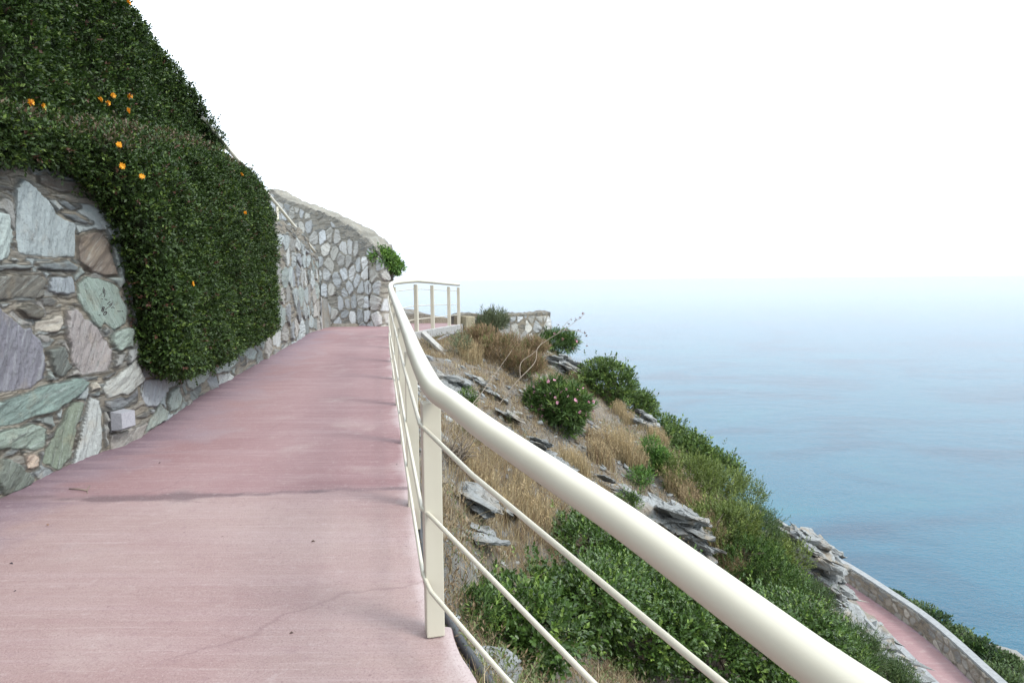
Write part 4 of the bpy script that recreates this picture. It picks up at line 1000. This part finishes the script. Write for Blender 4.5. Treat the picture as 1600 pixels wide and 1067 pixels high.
# --- shrubs beyond the lower parapet
for i, (a, b, s_, lb) in enumerate([(1392, 925, 1.0, 'dark shrub peeping over the far end of the lower parapet'), (1425, 952, 1.3, 'dark green shrub outside the lower parapet, upper one'), (1455, 978, 1.2, 'dark green shrub outside the lower parapet, above the bare patch'),
        (1500, 1003, 1.1, 'low green shrub along the cliff edge above the bare soil'), (1535, 1020, 1.1, 'low green shrub on the cliff edge, middle of the row'), (1575, 1045, 1.1, 'low green shrub on the cliff edge at the right frame edge'),
        (1480, 1010, .9, 'dark shrub touching the pale coping of the lower parapet'), (1555, 1068, 1.2, 'green shrub in the bottom right corner of the view'), (1510, 1040, .7, 'small dark shrub between parapet and bare soil')]):
    q = ground(a, b, 26); bb = b
    while q is None or q.z < -24: bb += 3; q = ground(a, bb, 26)
    print(lb[:30], [round(v, 1) for v in q])
    bush('shore_shrub', lb, 'shrub', (q.x, q.y, q.z - .1), (s_ * .8, s_ * .8, s_ * .42), 170 + i, kind='juniper' if i % 2 else 'dark', nsp=650, k=6, ln=.15, wd=.08, twig=.3, lumps=9, group='shrubs outside the lower parapet')

# ------------------------------------------------------------------ rocks
def hull(rng, c, r, R3, npt=16):
    p_ = rng.normal(size=(npt, 3)); p_ = unit(p_) * rng.uniform(.75, 1.0, (npt, 1)) * np.array(r)
    bm = bmesh.new()
    for q in p_: bm.verts.new(Vector(c) + R3 @ Vector(q))
    res = bmesh.ops.convex_hull(bm, input=bm.verts)
    bmesh.ops.delete(bm, geom=[g for g in res['geom_interior'] if isinstance(g, bmesh.types.BMVert)], context='VERTS')
    bmesh.ops.recalc_face_normals(bm, faces=bm.faces)
    bm.verts.index_update(); r_ = ([v.co.copy() for v in bm.verts], [[v.index for v in f.verts] for f in bm.faces]); bm.free(); return r_
def rock(label, pos, size, seed, n=9, flatz=.34, dip=(.25, .45, 0), name='rock', group=None, cat='rock', mat='slate', lift=.1):
    rng = np.random.default_rng(seed); root = MB(); pos = Vector(pos)
    from mathutils import Euler
    n = n if n == 1 else n * 2
    for i in range(n):
        c = rng.uniform(-1, 1, 3) * np.array(size) * .6; R3 = Euler((dip[0] + rng.normal(0, .09), dip[1] + rng.normal(0, .09), rng.uniform(0, 6.28) * .25)).to_matrix()
        rr = np.array([size[0], size[1], size[2] * flatz]) * rng.uniform(.5, .85)
        if n == 1: c *= 0; rr = np.array(size)
        V, F = hull(rng, tuple(c), rr, R3, 18 if n > 1 else 22); root.add(V, F)
    V = np.array(root.v)
    o = mesh(name, V, faces=root.f, mat=M[mat]); o.location = pos + Vector((0, 0, size[2] * lift))
    # split the big facets and roughen them
    bm = bmesh.new(); bm.from_mesh(o.data)
    bmesh.ops.bevel(bm, geom=bm.edges[:], offset=min(size) * .03, segments=1, affect='EDGES')
    bmesh.ops.triangulate(bm, faces=bm.faces); bmesh.ops.subdivide_edges(bm, edges=[e for e in bm.edges if e.calc_length() > max(size) * .16], cuts=2)
    for v in bm.verts:
        q = v.co; f = 5 / max(size)
        d_ = float(noise(q.x * f, q.y * f, q.z * f * 3, 5)) * .07 * max(size) + float(noise(q.x * f * 3, q.y * f * 3, q.z * f * 8, 6)) * .035 * max(size)
        v.co += v.normal * d_
    bm.to_mesh(o.data); bm.free()
    tag(o, label, cat, group); return o
RK = [(668, 598, (.24, .34, .20), 10, 'layered dark grey rock outcrop beside the path behind the near post'), (697, 610, (.26, .34, .16), 7, 'layered grey rock just right of the bend in the handrail'),
      (735, 600, (.26, .16, .09), 4, 'pale bluish flat slab upper right of the handrail bend'), (762, 618, (.26, .12, .07), 3, 'second pale bluish slab, a little lower beside the bare twig'),
      (722, 778, (.24, .24, .10), 5, 'big grey flat stone behind the near post among straw-coloured grass'), (785, 800, (.14, .16, .10), 2, 'grey stone half sunk in the yellow grass'), (735, 830, (.28, .22, .09), 4, 'flat pale stone below the big grey one'),
      (1035, 815, (.48, .42, .26), 12, 'layered grey rock outcrop ending the stony ridge above the handrail'), (1062, 838, (.36, .34, .26), 9, 'fractured grey rock at the lower tip of the stony ridge'),
      (985, 655, (.30, .28, .17), 6, 'flat-topped split rock under the brow bushes'), (1008, 668, (.24, .3, .26), 5, 'dark upright rock beside the split rock on the brow'), (885, 578, (.50, .44, .30), 8, 'grey pinkish boulder between the oleanders and the brow'),
      (910, 590, (.28, .3, .20), 5, 'smaller grey boulder right of the pinkish one'), (820, 700, (.30, .2, .08), 4, 'grey slab left below the flowering oleander'), (848, 728, (.30, .2, .08), 4, 'grey slab just above the handrail under the oleander'),
      (790, 655, (.28, .18, .08), 4, 'long grey slab left of the flowering oleander'), (925, 750, (.22, .2, .08), 4, 'flat grey slab on the scree above the handrail'), (960, 770, (.26, .2, .09), 4, 'grey slab in the middle of the stony ridge'), (900, 640, (.15,.15,.08), 3, 'small stone beside the oleander'),
      (770, 1062, (.16, .16, .10), 1, 'pale rough stone beside the black hose at the lower edge')]
for i, (a, b, s_, n_, lb) in enumerate(RK):
    q = gp(a, b)
    if q is None: print('MISS', lb); continue
    s_ = tuple(np.array(s_) * (1.4, 1.4, 1.25))
    rock(lb, q, s_, 300 + i, n_, mat='slate', lift=.05)
# crag standing over the lower path
cq = at(1262, 862, 19.0)
rock('tall grey crag standing over the far end of the lower path', (cq.x, cq.y, cq.z - .30), (1.1, 1.3, 1.25), 350, 34, flatz=.18, name='crag', cat='crag', lift=0)
cq = at(1290, 925, 22.0)
rock('lower grey cliff face beside the start of the lower path', (cq.x - .6, cq.y, cq.z - .6), (1.2, 1.6, 1.6), 351, 26, flatz=.18, name='crag', cat='crag', lift=0)
cq = at(1350, 985, 25.0)
rock('grey cliff foot along the pale kerb of the lower path', (cq.x - .7, cq.y + .5, cq.z - .9), (1.5, 3.2, 1.7), 352, 34, flatz=.2, name='crag', cat='crag', lift=0)
# concrete fragment below the pipe
q = gp(682, 545)
mb = MB(); mb.box(Matrix.Translation(q + Vector((0, 0, .05))) @ Matrix.Rotation(-.9, 4, 'Z') @ Matrix.Rotation(.42, 4, 'Y'), 1.0, .11, .08, .015)
o = mb.build('concrete_beam', M['pale_concrete'], smooth_=False); tag(o, 'long pale piece of concrete lying on the slope below the grey pipe', 'rubble')

# ------------------------------------------------------------------ scree
rng = np.random.default_rng(55)
n = 26000; xs = rng.uniform(-2, 7.5, n); yy = rng.uniform(2.2, 18, n)
den = smooth(.42, .75, .5 + .5 * fbm(xs * .5, yy * .5, 0, 71, 4) + .1); ok = (xs > edge_x(yy) + .12) & (rng.random(n) < den * .9 + .12); xs, yy = xs[ok], yy[ok]; zz = H(xs, yy); n = len(xs)
tet = unit(rng.normal(size=(n, 8, 3))); sz_ = (.010 + .05 * rng.random(n) ** 3.2)[:, None, None] * np.array([1, .8, .3])
box8 = np.array([(-1,-1,-1),(1,-1,-1),(1,1,-1),(-1,1,-1),(-.8,-.7,1),(.8,-.8,1),(.7,.8,1),(-.8,.7,1)], float)
Pp = (box8[None] + rng.normal(0, .28, (n, 8, 3))) * sz_
an = rng.uniform(0, 6.28, n); ca, sa = np.cos(an), np.sin(an); tb = rng.uniform(-.1, .9, n); ct, st2 = np.cos(tb), np.sin(tb)
X_ = Pp[..., 0] * ca[:, None] - Pp[..., 1] * sa[:, None]; Y_ = Pp[..., 0] * sa[:, None] + Pp[..., 1] * ca[:, None]; Z_ = Pp[..., 2]
X2 = X_ * ct[:, None] + Z_ * st2[:, None]; Z2 = -X_ * st2[:, None] + Z_ * ct[:, None]
V = np.stack([X2 + xs[:, None], Y_ + yy[:, None], Z2 + zz[:, None] + .004], -1).reshape(-1, 3)
fq = np.array([(0,3,2,1),(4,5,6,7),(0,1,5,4),(1,2,6,5),(2,3,7,6),(3,0,4,7)]); Q = (np.arange(n)[:, None, None] * 8 + fq[None]).reshape(-1, 4)
cc = np.array([[.17,.18,.18],[.23,.245,.245],[.12,.12,.12],[.22,.18,.13],[.32,.33,.32],[.16,.13,.09]])[rng.integers(0, 6, n)] * rng.uniform(.7, 1.2, (n, 1))
o = mesh('scree', V, Q, mat=M['scree'], col=np.repeat(cc, 8, 0)); tag(o, 'loose slate chips and gravel scattered over the slope', 'gravel', kind='stuff')

# ------------------------------------------------------------------ dry grass
def blades(x, y, z, hgt, rng, lean=.45, wid=.0035, seg=3):
    n = len(x); az = rng.uniform(0, 6.28, n); ln_ = np.abs(rng.normal(0, lean, n)); wx = rng.uniform(0, 6.28, n)
    P = []; 
    for k in range(seg + 1):
        f = k / seg; off = ln_ * hgt * f ** 1.7; w_ = wid * (1 - .85 * f) * np.ones(n)
        cx = x + np.cos(az) * off; cy = y + np.sin(az) * off; cz = z + hgt * f * (1 - .18 * ln_ * f)
        P.append(np.stack([cx - np.cos(wx) * w_, cy - np.sin(wx) * w_, cz], -1)); P.append(np.stack([cx + np.cos(wx) * w_, cy + np.sin(wx) * w_, cz], -1))
    V = np.stack(P, 1).reshape(-1, 3); m = 2 * (seg + 1); i = np.arange(n)[:, None, None] * m
    q = np.array([(2*k, 2*k+1, 2*k+3, 2*k+2) for k in range(seg)]); return V, (i + q[None]).reshape(-1, 4), m
def grass_cols(n, m, rng, pal, rep_=None):
    pal = np.array(pal); c = pal[rng.integers(0, len(pal), n)] * rng.uniform(.7, 1.2, (n, 1)); return np.repeat(c, m, 0)
STRAW = [(.44, .34, .18), (.37, .28, .15), (.52, .43, .27), (.28, .21, .12), (.40, .33, .20)]
BROWNG = [(.22, .14, .085), (.28, .19, .11), (.18, .125, .08), (.25, .21, .14)]
GRN = [(.10, .15, .04), (.14, .17, .05), (.20, .20, .07)]
fcx, fcy = gp(800, 765).x, gp(800, 765).y; print('field', fcx, fcy)
n = 600000; xs = rng.uniform(-1.8, 6.5, n); yy = rng.uniform(2.0, 17, n)
f1 = .5 + .5 * fbm(xs * .8 + 3, yy * .8, 0, 83, 4); yel = np.exp(-(((xs - fcx) / .75) ** 2 + ((yy - fcy) / 1.2) ** 2)); 
den = smooth(.40, .66, f1) * .42 + .9 * yel + .04 + .5 * smooth(5.5, 4.0, yy) * smooth(1.2, .3, xs - edge_x(yy))
ok = (xs > edge_x(yy) + .10) & (rng.random(n) < den); xs, yy = xs[ok], yy[ok]
# blades grow in tufts
cl_x = xs + 0; kk = 14; idx = rng.integers(0, len(xs) // kk, len(xs)); xs2 = xs[idx] + rng.normal(0, .035, len(xs)); yy2 = yy[idx] + rng.normal(0, .035, len(xs))
okk = xs2 > edge_x(yy2) + .06; xs2, yy2 = xs2[okk], yy2[okk]; zz = H(xs2, yy2) - .01
yel = np.exp(-(((xs2 - fcx) / .8) ** 2 + ((yy2 - fcy) / 1.3) ** 2))
V, Q, m_ = blades(xs2, yy2, zz, rng.uniform(.04, .15, len(xs2)) + yel * rng.uniform(.03, .16, len(xs2)), rng, .7, .0026)
C = grass_cols(len(xs2), m_, rng, STRAW + BROWNG); near = np.repeat((rng.random(len(xs2)) < .28 * smooth(5.0, 3.2, yy2)), m_)
C = np.where(near[:, None], np.array([.12, .17, .05]), C)
o = mesh('dry_grass', V, Q, mat=M['straw'], col=C); tag(o, 'straw-coloured dry grass growing in short tufts over the slope', 'grass', kind='stuff')
TG = [(940, 606, .32, 'left of the brow bushes'), (962, 632, .30, 'below the second brow bush'), (975, 652, .26, 'left of the split rock'), (905, 600, .25, 'behind the flowering oleander'), (1028, 690, .30, 'right of the split rock'),
      (900, 735, .30, 'just above the handrail under the oleander'), (935, 700, .30, 'right below the oleander'), (965, 712, .42, 'in the large straw patch, middle'), (990, 728, .40, 'in the large straw patch, right end'), (940, 720, .32, 'in the large straw patch, left end'),
      (1045, 745, .34, 'between the bright green bush and the thicket'), (1060, 775, .36, 'at the top of the grass strip beside the thicket'), (1085, 805, .38, 'in the grass strip beside the thicket, second from top'), (1105, 835, .38, 'in the grass strip right of the rock outcrop'), (1125, 868, .38, 'in the grass strip touching the handrail'), (1080, 840, .26, 'behind the fractured rock'),
      (735, 560, .30, 'beside the feathery green plant'), (1150, 900, .30, 'low in the thicket above the handrail'), (760, 770, .24, 'behind the near post right of the big flat stone'), (830, 810, .24, 'in the yellow grass field')]
for i, (a, b, h_, w_) in enumerate(TG):
    q = gp(a, b)
    if q is None: continue
    rg = np.random.default_rng(400 + i); n = 620; r = .17 * np.sqrt(rg.random(n)); t_ = rg.uniform(0, 6.28, n)
    x = q.x + r * np.cos(t_) * 1.3; y = q.y + r * np.sin(t_) * 1.3; V, Q, m_ = blades(x, y, H(x, y) - .02, h_ * rg.uniform(.55, 1.25, n), rg, .26, .0042, 4)
    C = grass_cols(n, m_, rg, STRAW if i % 3 else STRAW + BROWNG)
    # feathery seed heads on the tips
    tips = V.reshape(n, m_, 3)[::3, -1]; k = len(tips); D = unit(np.array([0, 0, 1.]) + rg.normal(0, .35, (k * 4, 3))); P = np.repeat(tips, 4, 0) - D * .02 + rg.normal(0, .006, (k * 4, 3)); P[:, 2] -= rg.uniform(0, .07, k * 4)
    V2, T2 = leaves(P, D, rg.normal(size=P.shape), np.full(len(P), .035), np.full(len(P), .008)); C2 = np.repeat(np.array([[.50, .38, .22]]) * rg.uniform(.7, 1.2, (len(P), 1)), 4, 0)
    o = mesh('grass_clump', np.concatenate([V, V2]), Q, T2 + len(V), mat=M['straw'], col=np.concatenate([C, C2])); tag(o, 'tall straw-coloured grass clump ' + w_, 'grass clump', 'tall dry grass clumps on the slope')

# ------------------------------------------------------------------ low scrub knitting the slope together
rg = np.random.default_rng(91); n = 60000; xs = rg.uniform(-1.8, 7, n); yy = rg.uniform(2.6, 18, n); dd = xs - edge_x(yy)
den = smooth(.45, .70, .5 + .5 * fbm(xs * .9, yy * .9, 0, 95, 4)) * .5 + .5 * smooth(5.6, 3.6, yy) + .35 * smooth(3.2, 5.0, dd)
den = den + .8 * smooth(5.5, 4.0, yy) * smooth(1.2, .3, dd)
ok = (dd > .08) & (rg.random(n) < den) & (dd < 7); xs, yy = xs[ok], yy[ok]; P = np.stack([xs, yy, H(xs, yy)], 1); P[:, 2] += rg.uniform(-.02, .10, len(P))
D = unit(np.array([0, 0, 1.]) + rg.normal(size=P.shape) * .55); V, T, sid = sprigs(P, D, rg, 6, .030, .010, .11, .8)
pick = fbm(P[:, 0] * 1.3, P[:, 1] * 1.3, 0, 97, 3); cb = np.where((pick + rg.normal(0, .25, len(P)) > .02)[:, None], np.array([[.11, .14, .045]]), np.array([[.21, .15, .085]]))
C = np.repeat(cb[sid] * rg.uniform(.6, 1.3, (len(sid), 1)), 4, 0)
o = mesh('ground_scrub', V, T=T, mat=M['leaf'], col=C); tag(o, 'low brown and green scrub covering the ground between the bushes', 'scrub', kind='stuff')

# ------------------------------------------------------------------ bare twigs
def branchy(label, strands, pos_px, r0=.014):
    q = gp(*pos_px); root = empty('bare_branch', q); tag(root, label, 'branch')
    for pts, r in strands:
        P_ = [at(*p_) for p_ in pts]
        mb = MB(); C_ = catmull(P_, 6); mb.tube(C_, list(np.linspace(r, r * .35, len(C_))), 8); mb.build('twig', M['pale_bark'], root)
    return root
g1 = gp(700, 671); g2 = gp(776, 640)
Y1, Y2 = g1.y, g2.y
b1_ = branchy('long bare grey twig leaning right across the dry slope', [([(700, 673, Y1), (726, 645, Y1 + .3), (750, 617, Y1 + .6), (776, 581, Y1 + 1.0), (800, 547, Y1 + 1.4)], .006), ([(750, 617, Y1 + .6), (742, 600, Y1 + .7), (738, 588, Y1 + .8)], .005)], (700, 671))
b2_ = branchy('forked bare branch with curled dead leaves rising past the oleander towards the sea', [([(770, 646, Y2), (804, 600, Y2 + .3), (835, 567, Y2 + .6), (840, 544, Y2 + .8), (857, 530, Y2 + 1.0), (880, 516, Y2 + 1.2), (906, 497, Y2 + 1.5), (914, 488, Y2 + 1.6)], .007), ([(813, 592, Y2 + .4), (814, 567, Y2 + .6), (832, 553, Y2 + .8), (843, 541, Y2 + .9), (852, 522, Y2 + 1.0)], .006),
     ([(880, 516, Y2 + 1.2), (900, 517, Y2 + 1.3), (916, 522, Y2 + 1.4)], .005), ([(870, 523, Y2 + 1.1), (885, 505, Y2 + 1.2), (893, 498, Y2 + 1.3)], .005), ([(742, 642, Y2 - .3), (765, 634, Y2 - .2), (787, 646, Y2)], .009)], (776, 640))
rg = np.random.default_rng(9); P = []
for a, b in [(906, 497), (912, 490), (914, 520), (905, 517), (893, 499), (888, 506), (916, 524), (870, 508), (899, 530), (917, 540), (880, 530), (895, 545), (900, 500), (884, 516)]:
    for k in range(5): P.append(at(a, b, Y2 + 1.35) + Vector(rg.normal(0, .006, 3)))
P = np.array([tuple(p_) for p_ in P]); D = unit(rg.normal(size=P.shape)); V, T = leaves(P, D, rg.normal(size=P.shape), np.full(len(P), .035), np.full(len(P), .02))
for k in range(14): mesh('dead_leaf_tuft', V[k*20:k*20+20], T=[(4*i, 4*i+1, 4*i+2) for i in range(5)] + [(4*i, 4*i+2, 4*i+3) for i in range(5)], mat=M['straw'], parent=b2_, col=np.tile(np.array([[.20, .11, .09]]) * rg.uniform(.6, 1.4), (20, 1)))
q = gp(705, 720); root = empty('dead_shrub', q); tag(root, 'leafless grey tangle of twigs beside the near post', 'dead shrub'); mb = MB(); rr = random.Random(3)
for i in range(70):
    a = q + Vector((rr.uniform(-.08, .10), rr.uniform(-.15, .15), -.03)); b = a + Vector((rr.uniform(-.10, .28), rr.uniform(-.3, .2), rr.uniform(.05, .38))); mm = a.lerp(b, .5) + Vector((rr.uniform(-.05, .05), rr.uniform(-.05, .05), .05))
    mb.tube([a, mm, b], [.0045, .003, .0015], 4)
mb.build('twig', M['pale_bark'], root)

# ------------------------------------------------------------------ little things on the wall and path
q = wall_hit(178, 656, W1P, W1S); s_, z_, Y_ = q
x0 = float(np.interp(s_, W1S, W1P[:, 0])); y0 = float(np.interp(s_, W1S, W1P[:, 1])); x1 = float(np.interp(s_ + .1, W1S, W1P[:, 0])); y1 = float(np.interp(s_ + .1, W1S, W1P[:, 1])); ang = math.atan2(y1 - y0, x1 - x0)
root = empty('wall_lamp', (x0, y0, z_)); tag(root, 'small grey metal box-shaped lamp fixed low on the stone wall', 'wall lamp')
Mx = Matrix.Translation((x0, y0, z_)) @ Matrix.Rotation(ang - math.pi / 2, 4, 'Z')     # local +x out of the wall
bm = bmesh.new(); pf = [(.0, -.072), (.115, -.060), (.128, -.052), (.128, .066), (.0, .080)]
vs = []
for yy_ in (-.075, .075):
    vs.append([bm.verts.new(Mx @ Vector((px_, yy_, pz_))) for px_, pz_ in pf])
bm.faces.new(vs[0]); bm.faces.new(vs[1][::-1])
for i in range(5): bm.faces.new((vs[0][i], vs[1][i], vs[1][(i + 1) % 5], vs[0][(i + 1) % 5]))
bmesh.ops.recalc_face_normals(bm, faces=bm.faces); bmesh.ops.bevel(bm, geom=bm.edges[:], offset=.002, segments=2, affect='EDGES')
bm.verts.index_update(); mesh('housing', [tuple(v.co) for v in bm.verts], faces=[[v.index for v in f.verts] for f in bm.faces], mat=M['lamp_metal'], parent=root); bm.free()
mb = MB(); mb.box(Mx @ Matrix.Translation((-.0, 0, .0)), .07, .165, .168, .003); mb.build('back_plate', M['dark_metal'], root, smooth_=False)
mb = MB(); mb.box(Mx @ Matrix.Translation((.062, 0, -.0705)), .09, .12, .006, .001); mb.build('glass', M['pale_concrete'], root, smooth_=False)
# dark pen marks on the green slab: an eight, a zero and strokes
wallo = [o for o in COL.objects if o.name.startswith('retaining_wall')][0]
wb_ = BVHTree.FromPolygons([v.co.copy() for v in wallo.data.vertices], [tuple(p_.vertices) for p_ in wallo.data.polygons])
mk = MB()
def onwall(px, py):
    d = ray(px, py).normalized(); loc, nr_, i_, d_ = wb_.ray_cast(Vector((0, 0, 0)), d, 60); return loc - d * .003
def zz_(a, b): return (140 + a * 75 / 1067, 440 + b * 75 / 1067)
def ell(cx, cy, rx, ry, t): return [zz_(cx + rx * math.cos(a) * math.cos(t) - ry * math.sin(a) * math.sin(t), cy + rx * math.cos(a) * math.sin(t) + ry * math.sin(a) * math.cos(t)) for a in np.linspace(0, 6.283, 14)]
ST = [ell(345, 705, 48, 26, -.9), ell(290, 640, 26, 22, -.9), ell(310, 585, 26, 20, -.9), [zz_(215, 740), zz_(240, 745)], [zz_(225, 320), zz_(270, 270)], [zz_(305, 130), zz_(330, 180), zz_(345, 280), zz_(320, 350)], [zz_(300, 180), zz_(315, 260)],
      [zz_(390, 500), zz_(460, 440)], [zz_(430, 530), zz_(510, 470)], [zz_(400, 580), zz_(470, 540), zz_(500, 500)], [zz_(480, 590), zz_(520, 565), zz_(550, 590)], [zz_(620, 655), zz_(690, 660)], [zz_(725, 650), zz_(740, 665)], [zz_(350, 620), zz_(400, 580)], [zz_(270, 385), zz_(390, 400)]]
for s_ in ST: mk.tube([onwall(*p_) for p_ in s_], .0026, 5)
mk.build('pen_mark', M['marker'], wallo)
# litter
pth = lambda x, y, dz=.004: Vector((x, y, float(zpath(y)) + dz))
def on_path(px, py): q = hit(px, py, zpath); return q
q1, q2, q3, q4 = on_path(108, 765), on_path(136, 768), on_path(141, 762), on_path(137, 772)
mb = MB(); up_ = Vector((0, 0, .008)); mb.tube([q1 + up_, (q1 + q2) / 2 + up_ * 1.5, q2 + up_], [.003, .004, .003], 6); mb.tube([q2 + up_, q3 + up_ * 2], .0025, 5); mb.tube([q2 + up_, q4 + up_ * .6], .002, 5)
o = mb.build('twig', M['bark']); tag(o, 'small dark twig lying on the pink path near the stone wall', 'twig')
rg = np.random.default_rng(77)
LT = [((73, 821), (.35, .18, .05), 'curled orange leaf on the path by the dark joint, far left'), ((15, 881), (.06, .05, .06), 'dark crumpled leaf on the path at the left edge'), ((486, 847), (.10, .06, .04), 'brown leaf scrap in the middle of the near path'), ((437, 928), (.13, .08, .06), 'thin brown leaf on the near path below the middle'), ((28, 925), (.05, .04, .05), 'small dark leaf at the left edge, lower one'), ((620, 727), (.07, .04, .03), 'dark leaf close to the bottom railing bar'), ((248, 725), (.10, .06, .06), 'small leaf on the path off the wall lamp'), ((460, 990), (.11, .07, .06), 'brown leaf scrap near the bottom of the path'), ((345, 840), (.12, .08, .06), 'brown leaf scrap left of the middle of the path'), ((160, 700), (.06, .04, .05), 'tiny dark leaf at the wall foot')]
for (a, b), c_, lb in LT:
    q = on_path(a, b); V, T = leaves(np.array([tuple(q + Vector((0, 0, .004)))]), np.array([[rg.normal(), rg.normal() * .5, .12]]), np.array([[0, 0, 1.]]), np.array([.024]), np.array([.010]), .5)
    o = mesh('fallen_leaf', V, T=T, mat=M['straw'], col=np.repeat([c_], 4, 0)); tag(o, lb, 'leaf', 'fallen leaves on the pink path')
